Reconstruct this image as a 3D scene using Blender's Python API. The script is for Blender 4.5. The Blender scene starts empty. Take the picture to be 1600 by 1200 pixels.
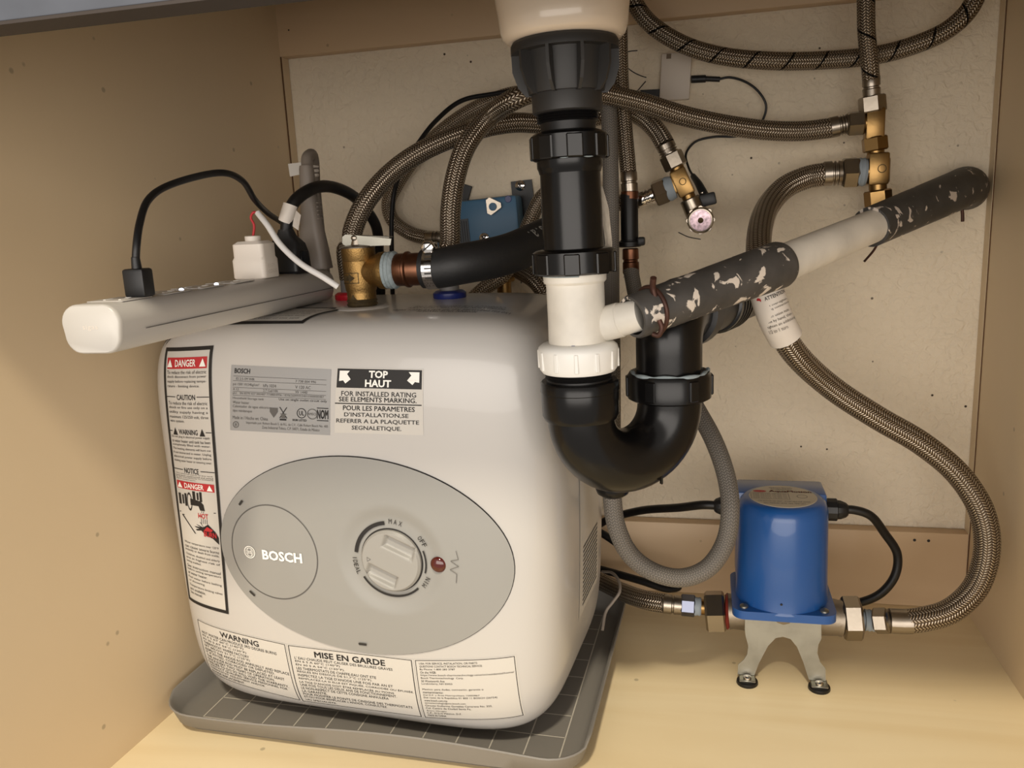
import bpy, bmesh, math, random
from mathutils import Vector, Matrix
random.seed(7)
PI = math.pi
SC = bpy.context.scene
COL = SC.collection

# ------------------------------------------------------------------ camera, world, lights
CAM = Vector((0, 0, .461)); FPX = 1277.9
YAW, PIT, ROL = math.radians(-13.513), math.radians(11.529), math.radians(2.720)
_f = Vector((math.sin(YAW)*math.cos(PIT), math.cos(YAW)*math.cos(PIT), -math.sin(PIT)))
_r = Vector((math.cos(YAW), -math.sin(YAW), 0)); _d = _f.cross(_r)
RT = _r*math.cos(ROL) + _d*math.sin(ROL); DN = -_r*math.sin(ROL) + _d*math.cos(ROL); FW = _f
cd = bpy.data.cameras.new('camera'); cam = bpy.data.objects.new('camera', cd); COL.objects.link(cam)
cd.sensor_fit = 'HORIZONTAL'; cd.sensor_width = 36; cd.lens = FPX/1600*36; cd.clip_start = .01
cam.matrix_world = Matrix(((RT.x, -DN.x, -FW.x, CAM.x), (RT.y, -DN.y, -FW.y, CAM.y), (RT.z, -DN.z, -FW.z, CAM.z), (0, 0, 0, 1)))
SC.camera = cam

w = bpy.data.worlds.new('room_light'); SC.world = w; w.use_nodes = True
w.node_tree.nodes['Background'].inputs[0].default_value = (1.0, .93, .85, 1)
w.node_tree.nodes['Background'].inputs[1].default_value = .55

def area_lamp(name, loc, target, size, power, color):
    l = bpy.data.lights.new(name, 'AREA'); l.shape = 'DISK'; l.size = size; l.energy = power; l.color = color
    o = bpy.data.objects.new(name, l); COL.objects.link(o); o.location = loc
    o.rotation_euler = (Vector(target)-Vector(loc)).to_track_quat('-Z', 'Y').to_euler()
    return o
area_lamp('ceiling_lamp', (-.05, -1.02, 2.40), (-.1, .6, 0), .22, 55, (1.0, .89, .70))
fill_lamp = area_lamp('front_fill_light', (.35, -3.0, .62), (.35, 0, .62), 5.2, 128, (1.0, .925, .85)); fill_lamp.data.shape = 'RECTANGLE'; fill_lamp.data.size_y = 1.9  # added broad low fill that brightens back and side walls, no actual window

SC.view_settings.view_transform = 'Standard'; SC.view_settings.look = 'None'
SC.view_settings.gamma = 1.0; SC.view_settings.use_curve_mapping = False
SC.view_settings.exposure = 0.0

# ------------------------------------------------------------------ helpers
def at(x, y, Y):
    d = RT*((x-800)/FPX) + DN*((y-600)/FPX) + FW
    return CAM + d*(Y/d.y)
def atz(x, y, Z):
    d = RT*((x-800)/FPX) + DN*((y-600)/FPX) + FW
    return CAM + d*((Z-CAM.z)/d.z)
def lin(c):
    return tuple(((v/255)/12.92 if v/255 <= .04045 else ((v/255+.055)/1.055)**2.4) for v in c)+(1,)

WORLD = {}
def mk(name, geo, mat, parent=None, label=None, cat=None, group=None, kind=None, smooth=38):
    vs, fs = geo[0], geo[1]; uv = geo[2] if len(geo) > 2 else None
    vs = [Vector(v) for v in vs]
    lo = Vector((min(v[i] for v in vs) for i in range(3))); hi = Vector((max(v[i] for v in vs) for i in range(3)))
    org = Vector(((lo.x+hi.x)/2, (lo.y+hi.y)/2, lo.z)) if parent is None else (lo+hi)/2
    me = bpy.data.meshes.new(name); me.from_pydata([v-org for v in vs], [], fs); me.validate()
    if uv and len(me.polygons) == len(fs):
        ul = me.uv_layers.new(name='UVMap')
        for lp in me.loops: ul.data[lp.index].uv = uv[lp.vertex_index]
    me.materials.append(mat)
    if smooth:
        me.shade_smooth()
        if smooth < 180: me.set_sharp_from_angle(angle=math.radians(smooth))
    o = bpy.data.objects.new(name, me); COL.objects.link(o)
    pw = WORLD[parent.name] if parent else Vector((0, 0, 0))
    if parent: o.parent = parent
    o.location = org-pw; WORLD[o.name] = org
    tag(o, label, cat, group, kind)
    return o
def tag(o, label=None, cat=None, group=None, kind=None):
    if label: o['label'] = label
    if cat: o['category'] = cat
    if group: o['group'] = group
    if kind: o['kind'] = kind
def thing(name, label, cat, loc, group=None):
    o = bpy.data.objects.new(name, None); COL.objects.link(o); o.location = loc; o.empty_display_size = .02
    WORLD[o.name] = Vector(loc); tag(o, label, cat, group); return o

def join(*gs):
    V, F, U = [], [], []; anyuv = all(len(g) > 2 and g[2] for g in gs)
    for g in gs:
        n = len(V); V += list(g[0]); F += [tuple(i+n for i in f) for f in g[1]]
        if anyuv: U += list(g[2])
    return (V, F, U) if anyuv else (V, F)
def bm_geo(bm):
    bm.verts.index_update(); g = ([v.co.copy() for v in bm.verts], [tuple(v.index for v in f.verts) for f in bm.faces]); bm.free(); return g
def frame(d, up=(0, 0, 1)):
    z = Vector(d).normalized(); u = Vector(up)
    if abs(z.dot(u)) > .98: u = Vector((0, 1, 0))
    x = u.cross(z).normalized(); return x, z.cross(x), z
def box(lo, hi, bev=0, seg=2, mat=None):
    bm = bmesh.new(); bmesh.ops.create_cube(bm, size=1)
    for v in bm.verts: v.co = Vector([lo[i] + (v.co[i]+.5)*(hi[i]-lo[i]) for i in range(3)])
    if bev: bmesh.ops.bevel(bm, geom=list(bm.edges), offset=bev, segments=seg, affect='EDGES', profile=.5)
    g = bm_geo(bm)
    if mat is not None: g = ([mat @ v for v in g[0]], g[1])
    return g
def obox(c, ex, ey, ez, size, bev=0, seg=2):
    """box with its own axes; c = centre"""
    g = box([-s/2 for s in size], [s/2 for s in size], bev, seg)
    ex, ey, ez = Vector(ex), Vector(ey), Vector(ez)
    return ([Vector(c)+ex*v.x+ey*v.y+ez*v.z for v in g[0]], g[1])
def lathe(p0, d, prof, n=28, up=(0, 0, 1), rot=0, cap=True):
    """prof: (distance along d, radius)"""
    x, y, z = frame(d, up); p0 = Vector(p0); V, F = [], []
    for t, r in prof:
        for k in range(n):
            a = 2*PI*k/n+rot; V.append(p0+z*t+(x*math.cos(a)+y*math.sin(a))*r)
    m = len(prof)
    for i in range(m-1):
        for k in range(n):
            k2 = (k+1) % n; F.append((i*n+k, i*n+k2, (i+1)*n+k2, (i+1)*n+k))
    if cap:
        F.append(tuple(reversed(range(n)))); F.append(tuple(range((m-1)*n, m*n)))
    return V, F
def rod(a, b, r, n=20, bev=None, r2=None):
    a, b = Vector(a), Vector(b); L = (b-a).length; r2 = r if r2 is None else r2
    bev = min(r, r2)*.12 if bev is None else bev
    return lathe(a, b-a, [(0, r-bev), (bev, r), (L-bev, r2), (L, r2-bev)], n)
def hexnut(a, b, r, rot=0, n=6):
    a, b = Vector(a), Vector(b); L = (b-a).length; c = min(L*.12, r*.1)
    return lathe(a, b-a, [(0, r*.9), (c, r), (L-c, r), (L, r*.9)], n, rot=rot)
def spline(pts, per=10):
    P = [Vector(p) for p in pts]; P = [P[0]*2-P[1]]+P+[P[-1]*2-P[-2]]; out = []
    for i in range(1, len(P)-2):
        p0, p1, p2, p3 = P[i-1:i+3]
        t0 = 0; t1 = t0+max((p1-p0).length, 1e-6)**.5; t2 = t1+max((p2-p1).length, 1e-6)**.5; t3 = t2+max((p3-p2).length, 1e-6)**.5
        for k in range(per):
            t = t1+(t2-t1)*k/per
            A1 = p0*((t1-t)/(t1-t0))+p1*((t-t0)/(t1-t0)); A2 = p1*((t2-t)/(t2-t1))+p2*((t-t1)/(t2-t1)); A3 = p2*((t3-t)/(t3-t2))+p3*((t-t2)/(t3-t2))
            B1 = A1*((t2-t)/(t2-t0))+A2*((t-t0)/(t2-t0)); B2 = A2*((t3-t)/(t3-t1))+A3*((t-t1)/(t3-t1))
            out.append(B1*((t2-t)/(t2-t1))+B2*((t-t1)/(t2-t1)))
    out.append(P[-2]); return out
def tube(path, r, n=16, cap=True, flat=1.0):
    """r: radius or function of 0..1; uv = (around, metres along)"""
    N = len(path); V, F, U = [], [], []; L = 0; tot = sum((path[i+1]-path[i]).length for i in range(N-1))
    T = [(path[min(i+1, N-1)]-path[max(i-1, 0)]).normalized() for i in range(N)]
    x, y, z = frame(T[0])
    for i, p in enumerate(path):
        if i: L += (path[i]-path[i-1]).length
        x = (x-T[i]*x.dot(T[i])).normalized(); y = T[i].cross(x)
        rr = r(L/tot) if callable(r) else r
        for k in range(n+1):
            a = 2*PI*k/n; V.append(p+(x*math.cos(a)+y*math.sin(a)*flat)*rr); U.append((k/n, L))
    m = n+1
    for i in range(N-1):
        for k in range(n): F.append((i*m+k, i*m+k+1, (i+1)*m+k+1, (i+1)*m+k))
    if cap:
        F.append(tuple(reversed(range(n)))); F.append(tuple((N-1)*m+k for k in range(n)))
    return V, F, U
def hose(pts, r, n=16, per=10, **k):
    return tube(spline([at(*p) if len(p) == 3 and not isinstance(p, Vector) else p for p in pts], per), r, n, **k)
def grid(fn, nu, nv):
    V = [fn(i/nu, j/nv) for j in range(nv+1) for i in range(nu+1)]
    F = [(j*(nu+1)+i, j*(nu+1)+i+1, (j+1)*(nu+1)+i+1, (j+1)*(nu+1)+i) for j in range(nv) for i in range(nu)]
    U = [(i/nu, j/nv) for j in range(nv+1) for i in range(nu+1)]
    return V, F, U
def extrude(pts, o, ex, ey, ez, th):
    """closed 2-D outline made into a plate of thickness th along ez"""
    o, ex, ey, ez = Vector(o), Vector(ex), Vector(ey), Vector(ez); n = len(pts)
    V = [o+ex*p[0]+ey*p[1] for p in pts]+[o+ex*p[0]+ey*p[1]+ez*th for p in pts]
    F = [tuple(range(n, 2*n)), tuple(reversed(range(n)))]+[(i, (i+1) % n, n+(i+1) % n, n+i) for i in range(n)]
    return V, F
def rrect(w, h, r, n=6):
    out = []
    for cx, cy, a0 in ((w/2-r, h/2-r, 0), (-w/2+r, h/2-r, 90), (-w/2+r, -h/2+r, 180), (w/2-r, -h/2+r, 270)):
        for k in range(n+1):
            a = math.radians(a0+90*k/n); out.append((cx+r*math.cos(a), cy+r*math.sin(a)))
    return out

# lettering: flat text outlines fitted into a rectangle and laid on a surface by a mapping function
def text2d(body, align='LEFT', bold=0, spacing=1.0, lead=1.0):
    c = bpy.data.curves.new('t', 'FONT'); c.body = body; c.size = 1; c.align_x = align; c.resolution_u = 2
    if 'M' not in body: c.offset = bold*.8; bold = 0
    c.space_character = spacing; c.space_line = lead
    o = bpy.data.objects.new('t', c); COL.objects.link(o); bpy.context.view_layer.update()
    me = o.evaluated_get(bpy.context.evaluated_depsgraph_get()).to_mesh()
    V = [(v.co.x, v.co.y) for v in me.vertices]; F = [tuple(p.vertices) for p in me.polygons]
    bpy.data.objects.remove(o); bpy.data.curves.remove(c)
    if bold >= .01:      # heavier strokes: four copies a hair apart
        return join(*[([(x+a*bold, y+b*bold*.7) for x, y in V], F) for a, b in ((-1, -1), (1, -1), (1, 1), (-1, 1))])
    return V, F
def fit(tx, rect, ang=0, keep=False):
    """rect = u0, v0, u1, v1"""
    V, F = tx; x0 = min(v[0] for v in V); x1 = max(v[0] for v in V); y0 = min(v[1] for v in V); y1 = max(v[1] for v in V)
    u0, v0, u1, v1 = rect; sx = (u1-u0)/max(x1-x0, 1e-6); sy = (v1-v0)/max(y1-y0, 1e-6)
    if keep: sx = sy = min(sx, sy)
    W, Hh = (x1-x0)*sx, (y1-y0)*sy; cx, cy = (u0+u1)/2, (v0+v1)/2; ca, sa = math.cos(ang), math.sin(ang); out = []
    for x, y in V:
        a, b = (x-x0)*sx-W/2, (y-y0)*sy-Hh/2; out.append((cx+a*ca-b*sa, cy+a*sa+b*ca))
    return out, F
def poly2(*pts): return list(pts), [tuple(range(len(pts)))]
def rect2(u0, v0, u1, v1): return poly2((u0, v0), (u1, v0), (u1, v1), (u0, v1))
def frame2(u0, v0, u1, v1, tu, tv):
    n = [rect2(u0, v0, u1, v0+tv), rect2(u0, v1-tv, u1, v1), rect2(u0, v0, u0+tu, v1), rect2(u1-tu, v0, u1, v1)]
    return join2(*[seg2(r) for r in n])
def seg2(r, n=44):
    """subdivide a long rectangle so that it can bend with the surface"""
    (a, b, c, d) = r[0]; V, F = [], []
    for i in range(n+1):
        t = i/n
        if abs(b[0]-a[0]) > abs(d[1]-a[1]):
            x = a[0]+(b[0]-a[0])*t; V += [(x, a[1]), (x, d[1])]
        else:
            y = a[1]+(d[1]-a[1])*t; V += [(a[0], y), (b[0], y)]
    for i in range(n): F.append((2*i, 2*i+1, 2*i+3, 2*i+2))
    return V, F
def ring2(cx, cy, r0, r1, a0=0, a1=360, n=40, sx=1):
    V, F = [], []
    for k in range(n+1):
        a = math.radians(a0+(a1-a0)*k/n)
        V += [(cx+r0*math.cos(a)*sx, cy+r0*math.sin(a)), (cx+r1*math.cos(a)*sx, cy+r1*math.sin(a))]
    for k in range(n): F.append((2*k, 2*k+1, 2*k+3, 2*k+2))
    return V, F
def join2(*gs): return join(*gs)
def lay(g2, fn):
    """flat outlines put on a surface, faces turned towards the outside is not needed (thin print)"""
    return [fn(u, v) for u, v in g2[0]], g2[1]
def on_plane(o, ex, ey, off=0):
    o, ex, ey = Vector(o), Vector(ex), Vector(ey); n = ex.cross(ey).normalized()*off
    return lambda u, v: o+ex*u+ey*v+n

# ------------------------------------------------------------------ materials
def nt(name):
    m = bpy.data.materials.new(name); m.use_nodes = True; return m, m.node_tree.nodes, m.node_tree.links, m.node_tree.nodes['Principled BSDF']
def plain(name, rgb, rough=.5, metal=0, spec=.5, bump=0, bscale=300, coat=0, var=0, trans=0, vscale=40, emit=0):
    m, N, L, B = nt(name); B.inputs['Base Color'].default_value = lin(rgb); B.inputs['Roughness'].default_value = rough
    B.inputs['Metallic'].default_value = metal; B.inputs['Specular IOR Level'].default_value = spec; B.inputs['Coat Weight'].default_value = coat
    B.inputs['Transmission Weight'].default_value = trans
    if emit: B.inputs['Emission Color'].default_value = lin(rgb); B.inputs['Emission Strength'].default_value = emit
    if bump or var:
        tc = N.new('ShaderNodeTexCoord'); no = N.new('ShaderNodeTexNoise'); no.inputs['Scale'].default_value = bscale; no.inputs['Detail'].default_value = 4
        L.new(tc.outputs['Object'], no.inputs['Vector'])
        if bump:
            b = N.new('ShaderNodeBump'); b.inputs['Strength'].default_value = bump; b.inputs['Distance'].default_value = .001
            L.new(no.outputs['Fac'], b.inputs['Height']); L.new(b.outputs['Normal'], B.inputs['Normal'])
        if var:
            n2 = N.new('ShaderNodeTexNoise'); n2.inputs['Scale'].default_value = vscale; n2.inputs['Detail'].default_value = 5
            L.new(tc.outputs['Object'], n2.inputs['Vector'])
            mx = N.new('ShaderNodeMix'); mx.data_type = 'RGBA'; mx.inputs[6].default_value = lin(rgb); mx.inputs[7].default_value = lin([c*(1-var) for c in rgb])
            rp = N.new('ShaderNodeValToRGB'); rp.color_ramp.elements[0].position = .4; rp.color_ramp.elements[1].position = .7
            L.new(n2.outputs['Fac'], rp.inputs['Fac']); L.new(rp.outputs['Color'], mx.inputs[0]); L.new(mx.outputs[2], B.inputs['Base Color'])
    return m
def wood(name, c1, c2, scale=(3, 30, 3), rough=.42, specks=True):
    m, N, L, B = nt(name); B.inputs['Roughness'].default_value = rough
    tc = N.new('ShaderNodeTexCoord'); mp = N.new('ShaderNodeMapping'); mp.inputs['Scale'].default_value = scale
    L.new(tc.outputs['Object'], mp.inputs['Vector'])
    no = N.new('ShaderNodeTexNoise'); no.inputs['Scale'].default_value = 1.6; no.inputs['Detail'].default_value = 7; no.inputs['Distortion'].default_value = 1.3
    L.new(mp.outputs['Vector'], no.inputs['Vector'])
    rp = N.new('ShaderNodeValToRGB'); rp.color_ramp.elements[0].position = .32; rp.color_ramp.elements[1].position = .68
    rp.color_ramp.elements[0].color = lin(c2); rp.color_ramp.elements[1].color = lin(c1); L.new(no.outputs['Fac'], rp.inputs['Fac'])
    out = rp.outputs['Color']
    if specks:
        vo = N.new('ShaderNodeTexVoronoi'); vo.inputs['Scale'].default_value = 22; L.new(tc.outputs['Object'], vo.inputs['Vector'])
        r2 = N.new('ShaderNodeValToRGB'); r2.color_ramp.elements[0].position = .035; r2.color_ramp.elements[1].position = .06
        r2.color_ramp.elements[0].color = (.35, .35, .35, 1); L.new(vo.outputs['Distance'], r2.inputs['Fac'])
        mx = N.new('ShaderNodeMix'); mx.data_type = 'RGBA'; mx.blend_type = 'MULTIPLY'; mx.inputs[0].default_value = .55
        L.new(out, mx.inputs[6]); L.new(r2.outputs['Color'], mx.inputs[7]); out = mx.outputs[2]
    L.new(out, B.inputs['Base Color'])
    b = N.new('ShaderNodeBump'); b.inputs['Strength'].default_value = .06; b.inputs['Distance'].default_value = .0008
    L.new(no.outputs['Fac'], b.inputs['Height']); L.new(b.outputs['Normal'], B.inputs['Normal'])
    return m
def stucco(name, rgb):
    m, N, L, B = nt(name); B.inputs['Roughness'].default_value = .8; B.inputs['Specular IOR Level'].default_value = .25
    tc = N.new('ShaderNodeTexCoord')
    a = N.new('ShaderNodeTexNoise'); a.inputs['Scale'].default_value = 125; a.inputs['Detail'].default_value = 5; a.inputs['Distortion'].default_value = .8
    L.new(tc.outputs['Object'], a.inputs['Vector'])
    b = N.new('ShaderNodeBump'); b.inputs['Strength'].default_value = .8; b.inputs['Distance'].default_value = .004
    L.new(a.outputs['Fac'], b.inputs['Height']); L.new(b.outputs['Normal'], B.inputs['Normal'])
    vo = N.new('ShaderNodeTexVoronoi'); vo.inputs['Scale'].default_value = 42; vo.inputs['Randomness'].default_value = 1
    L.new(tc.outputs['Object'], vo.inputs['Vector'])
    rp = N.new('ShaderNodeValToRGB'); rp.color_ramp.elements[0].position = .045; rp.color_ramp.elements[1].position = .07
    L.new(vo.outputs['Distance'], rp.inputs['Fac'])
    ms = N.new('ShaderNodeTexNoise'); ms.inputs['Scale'].default_value = 9; L.new(tc.outputs['Object'], ms.inputs['Vector'])
    mr = N.new('ShaderNodeValToRGB'); mr.color_ramp.elements[0].position = .46; mr.color_ramp.elements[1].position = .52
    L.new(ms.outputs['Fac'], mr.inputs['Fac'])
    iv = N.new('ShaderNodeMath'); iv.operation = 'SUBTRACT'; iv.inputs[0].default_value = 1; L.new(rp.outputs['Color'], iv.inputs[1])
    mu = N.new('ShaderNodeMath'); mu.operation = 'MULTIPLY'; L.new(iv.outputs[0], mu.inputs[0]); L.new(mr.outputs['Color'], mu.inputs[1])
    st = N.new('ShaderNodeTexNoise'); st.inputs['Scale'].default_value = 5; st.inputs['Detail'].default_value = 4; L.new(tc.outputs['Object'], st.inputs['Vector'])
    base = N.new('ShaderNodeMix'); base.data_type = 'RGBA'; base.inputs[6].default_value = lin(rgb); base.inputs[7].default_value = lin([c*.9 for c in rgb])
    L.new(st.outputs['Fac'], base.inputs[0])
    mx = N.new('ShaderNodeMix'); mx.data_type = 'RGBA'; mx.inputs[7].default_value = lin((60, 48, 36))
    L.new(mu.outputs[0], mx.inputs[0]); L.new(base.outputs[2], mx.inputs[6]); L.new(mx.outputs[2], B.inputs['Base Color'])
    return m
def braid(name, hi, lo, around=14, pitch=.0030, rough=.3, metal=.85, bump=.9, tracer=False):
    """woven sleeve from tube UVs: u around, v metres along"""
    m, N, L, B = nt(name); B.inputs['Metallic'].default_value = metal; B.inputs['Roughness'].default_value = rough
    uv = N.new('ShaderNodeUVMap'); sp = N.new('ShaderNodeSeparateXYZ'); L.new(uv.outputs['UV'], sp.inputs[0])
    def M(op, a, b=None):
        n = N.new('ShaderNodeMath'); n.operation = op
        for i, s in enumerate((a, b)):
            if s is None: continue
            if isinstance(s, (int, float)): n.inputs[i].default_value = s
            else: L.new(s, n.inputs[i])
        return n.outputs[0]
    un = M('MULTIPLY', sp.outputs[0], around); fr = M('FRACT', un); par = M('SUBTRACT', M('MULTIPLY', M('MODULO', M('FLOOR', un), 2), 2), 1)
    ph = M('ADD', M('DIVIDE', sp.outputs[1], pitch), M('MULTIPLY', M('MULTIPLY', par, fr), .75))
    strand = M('ADD', M('MULTIPLY', M('SINE', M('MULTIPLY', ph, 2*PI)), .5), .5)
    edge = M('POWER', M('SINE', M('MULTIPLY', fr, PI)), .5)
    h = M('MULTIPLY', strand, edge); fine = h
    rp = N.new('ShaderNodeValToRGB'); rp.color_ramp.elements[0].position = .22; rp.color_ramp.elements[1].position = .75
    rp.color_ramp.elements[0].color = lin(lo); rp.color_ramp.elements[1].color = lin(hi); L.new(fine, rp.inputs['Fac'])
    out = rp.outputs['Color']
    if tracer:
        t = M('FRACT', M('ADD', sp.outputs[0], M('MULTIPLY', sp.outputs[1], 1/.034))); t = M('LESS_THAN', t, .07)
        mx = N.new('ShaderNodeMix'); mx.data_type = 'RGBA'; mx.inputs[7].default_value = lin((22, 20, 18)); L.new(t, mx.inputs[0]); L.new(out, mx.inputs[6]); out = mx.outputs[2]
    L.new(out, B.inputs['Base Color'])
    b = N.new('ShaderNodeBump'); b.inputs['Strength'].default_value = bump; b.inputs['Distance'].default_value = .0006
    L.new(h, b.inputs['Height']); L.new(b.outputs['Normal'], B.inputs['Normal'])
    return m
def flaked(name, base, flake, scale=22, thr=.63, rough=.55):
    """dark rubber with patches of spilt white paint"""
    m, N, L, B = nt(name); B.inputs['Roughness'].default_value = rough
    tc = N.new('ShaderNodeTexCoord'); a = N.new('ShaderNodeTexNoise'); a.inputs['Scale'].default_value = scale; a.inputs['Detail'].default_value = 6; a.inputs['Distortion'].default_value = .6
    L.new(tc.outputs['Object'], a.inputs['Vector'])
    rp = N.new('ShaderNodeValToRGB'); rp.color_ramp.elements[0].position = thr; rp.color_ramp.elements[1].position = thr+.03; L.new(a.outputs['Fac'], rp.inputs['Fac'])
    b = N.new('ShaderNodeTexNoise'); b.inputs['Scale'].default_value = 60; b.inputs['Detail'].default_value = 6; L.new(tc.outputs['Object'], b.inputs['Vector'])
    bm_ = N.new('ShaderNodeMix'); bm_.data_type = 'RGBA'; bm_.inputs[6].default_value = lin(base); bm_.inputs[7].default_value = lin([c*1.9 for c in base]); L.new(b.outputs['Fac'], bm_.inputs[0])
    mx = N.new('ShaderNodeMix'); mx.data_type = 'RGBA'; mx.inputs[7].default_value = lin(flake); L.new(rp.outputs['Color'], mx.inputs[0]); L.new(bm_.outputs[2], mx.inputs[6])
    L.new(mx.outputs[2], B.inputs['Base Color'])
    bp = N.new('ShaderNodeBump'); bp.inputs['Strength'].default_value = .25; bp.inputs['Distance'].default_value = .001; L.new(rp.outputs['Color'], bp.inputs['Height']); L.new(bp.outputs['Normal'], B.inputs['Normal'])
    return m

M_SIDE = wood('maple_side', (216, 195, 162), (212, 190, 156), (2.5, 2, .6), .5)
M_FLOOR = wood('maple_floor', (236, 220, 184), (224, 203, 161), (.8, 7, 3), .38)
M_RAIL = wood('maple_rail', (208, 182, 148), (198, 170, 136), (.8, 4, 6), .5)
M_GAP = plain('dark_joint', (92, 62, 34), .8)
M_WALL = stucco('painted_texture_wall', (240, 226, 202))
M_FRONT = plain('grey_laminate', (86, 90, 99), .55, var=.12, vscale=22)
M_FUNDER = plain('dark_brown_edge', (50, 41, 35), .6)
M_STONE = plain('counter_stone', (150, 145, 140), .4)
M_CERAMIC = plain('cream_fireclay', (226, 208, 186), .25, coat=.4)
M_HEATER = plain('white_enamel', (186, 183, 179), .28, coat=.25)
M_PANEL = plain('warm_grey_plastic', (144, 143, 139), .48)
M_PANEL2 = plain('warm_grey_knob', (150, 148, 143), .42)
M_INK = plain('black_ink', (24, 22, 22), .6)
M_INKG = plain('grey_ink', (84, 82, 80), .6)
M_RED = plain('red_ink', (178, 40, 46), .55)
M_STICK = plain('white_sticker', (194, 190, 183), .45)
M_SILVER = plain('silver_sticker', (150, 150, 150), .38, metal=.15)
M_WPRINT = plain('white_print', (240, 238, 232), .5)
M_LAMPRED = plain('dark_red_lens', (74, 18, 12), .15, coat=.6)
M_TRAY = plain('grey_silicone', (126, 122, 116), .55)
M_TRAYLINE = plain('pale_grid_line', (196, 190, 178), .6)
M_ABS = plain('black_abs', (14, 13, 13), .24, spec=.32, bump=.05, bscale=120)
M_ABS2 = plain('black_abs_matte', (20, 19, 19), .42, spec=.35, bump=.05, bscale=200)
M_GREYNUT = plain('charcoal_plastic', (44, 42, 40), .5)
M_PVC = plain('white_pvc', (226, 220, 208), .38, var=.10, vscale=26)
M_PVCNUT = plain('white_nylon_nut', (232, 230, 224), .4)
M_DOPE = plain('pale_sealant', (140, 151, 154), .65, bump=1.0, bscale=260)
M_RUBBER = flaked('paint_spotted_rubber', (44, 42, 40), (208, 196, 182), 95, .585)
M_RUBBER2 = flaked('spotted_rubber_elbow', (38, 37, 36), (196, 184, 172), 75, .61)
M_BLACKR = plain('black_rubber_hose', (22, 22, 23), .55, bump=.15, bscale=400)
M_WIRE = plain('rusty_wire', (92, 62, 52), .5, metal=.6, var=.3)
M_BRAID = braid('steel_braid', (200, 188, 170), (84, 71, 58), around=18, pitch=.0026)
M_BRAIDT = braid('steel_braid_tracer', (196, 184, 166), (84, 72, 60), around=18, pitch=.0026, tracer=True)
M_NYLON = braid('grey_nylon_braid', (116, 110, 102), (84, 79, 73), around=22, pitch=.0026, rough=.6, metal=.0, bump=.5)
M_STEEL = plain('satin_steel', (158, 149, 137), .32, metal=1)
M_NICKEL = plain('nickel', (160, 150, 136), .28, metal=1, bump=.05)
M_CHROME = plain('chrome', (225, 222, 220), .1, metal=1)
M_ZINC = plain('zinc_plate', (150, 148, 138), .38, metal=.9, var=.12)
M_BRASS = plain('brass', (150, 120, 76), .34, metal=1, bump=.08)
M_CASTBRASS = plain('cast_brass', (150, 120, 74), .45, metal=1, bump=.35, bscale=700)
M_COPPER = plain('copper', (134, 92, 70), .38, metal=1, var=.3)
M_OLDBRASS = plain('tarnished_threads', (96, 80, 52), .6, metal=.7, bump=.5, bscale=500, var=.4)
M_STRIP = plain('white_power_strip', (190, 186, 181), .4)
M_SLOT = plain('slot_shadow', (40, 38, 36), .7)
M_WPLUG = plain('white_plug', (222, 214, 204), .5)
M_BPLUG = plain('black_plug', (22, 23, 25), .45)
M_CORD = plain('black_cord', (16, 16, 18), .42)
M_WCORD = plain('white_cord', (214, 212, 210), .45)
M_GPLUG = plain('grey_plug', (128, 119, 110), .5)
M_LED = plain('white_led', (235, 240, 255), .3, emit=6)
M_BLUE = plain('pump_blue_paint', (28, 82, 150), .3, coat=.3)
M_BOXBLUE = plain('valve_blue_plastic', (62, 104, 136), .45)
M_BLUERING = plain('blue_ring', (28, 40, 104), .35)
M_REDRING = plain('red_ring', (188, 30, 44), .35)
M_CAST = plain('cast_nickel', (150, 140, 126), .45, metal=.9, bump=.2, bscale=300)
M_GASKET = plain('red_gasket', (120, 40, 30), .5)
M_CARD = plain('white_sensor', (206, 196, 184), .5)
M_LABELP = plain('cream_label', (206, 196, 176), .5)
M_TAPE = plain('clear_tape', (190, 180, 168), .15, coat=.6)
M_BLUETAPE = plain('grey_teflon', (140, 150, 158), .6)
M_BROWNDOT = plain('brown_lens', (110, 92, 72), .4)

# ------------------------------------------------------------------ the cabinet
XR = .289
YB, YW = .950, .968
def xl(y): return -.512+(y-.54)*(.018/.41)
ZT = .76
mk('floor', box((-.545, .34, -.018), (.307, YB+.018, 0)), M_FLOOR, kind='structure', smooth=0)
V = []
for y in (.36, YB):
    V += [(xl(y), y, 0), (xl(y), y, ZT), (xl(y)-.018, y, ZT), (xl(y)-.018, y, 0)]
mk('wall_left', (V, [(0, 1, 5, 4), (1, 2, 6, 5), (2, 3, 7, 6), (3, 0, 4, 7), (3, 2, 1, 0), (4, 5, 6, 7)]), M_SIDE, kind='structure', smooth=0)
mk('wall_right', box((XR, .36, 0), (XR+.018, YB, ZT)), M_SIDE, kind='structure', smooth=0)
mk('wall_back', box((-.60, YW, -.05), (.40, YW+.03, .80)), M_WALL, kind='structure', smooth=0)
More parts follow.
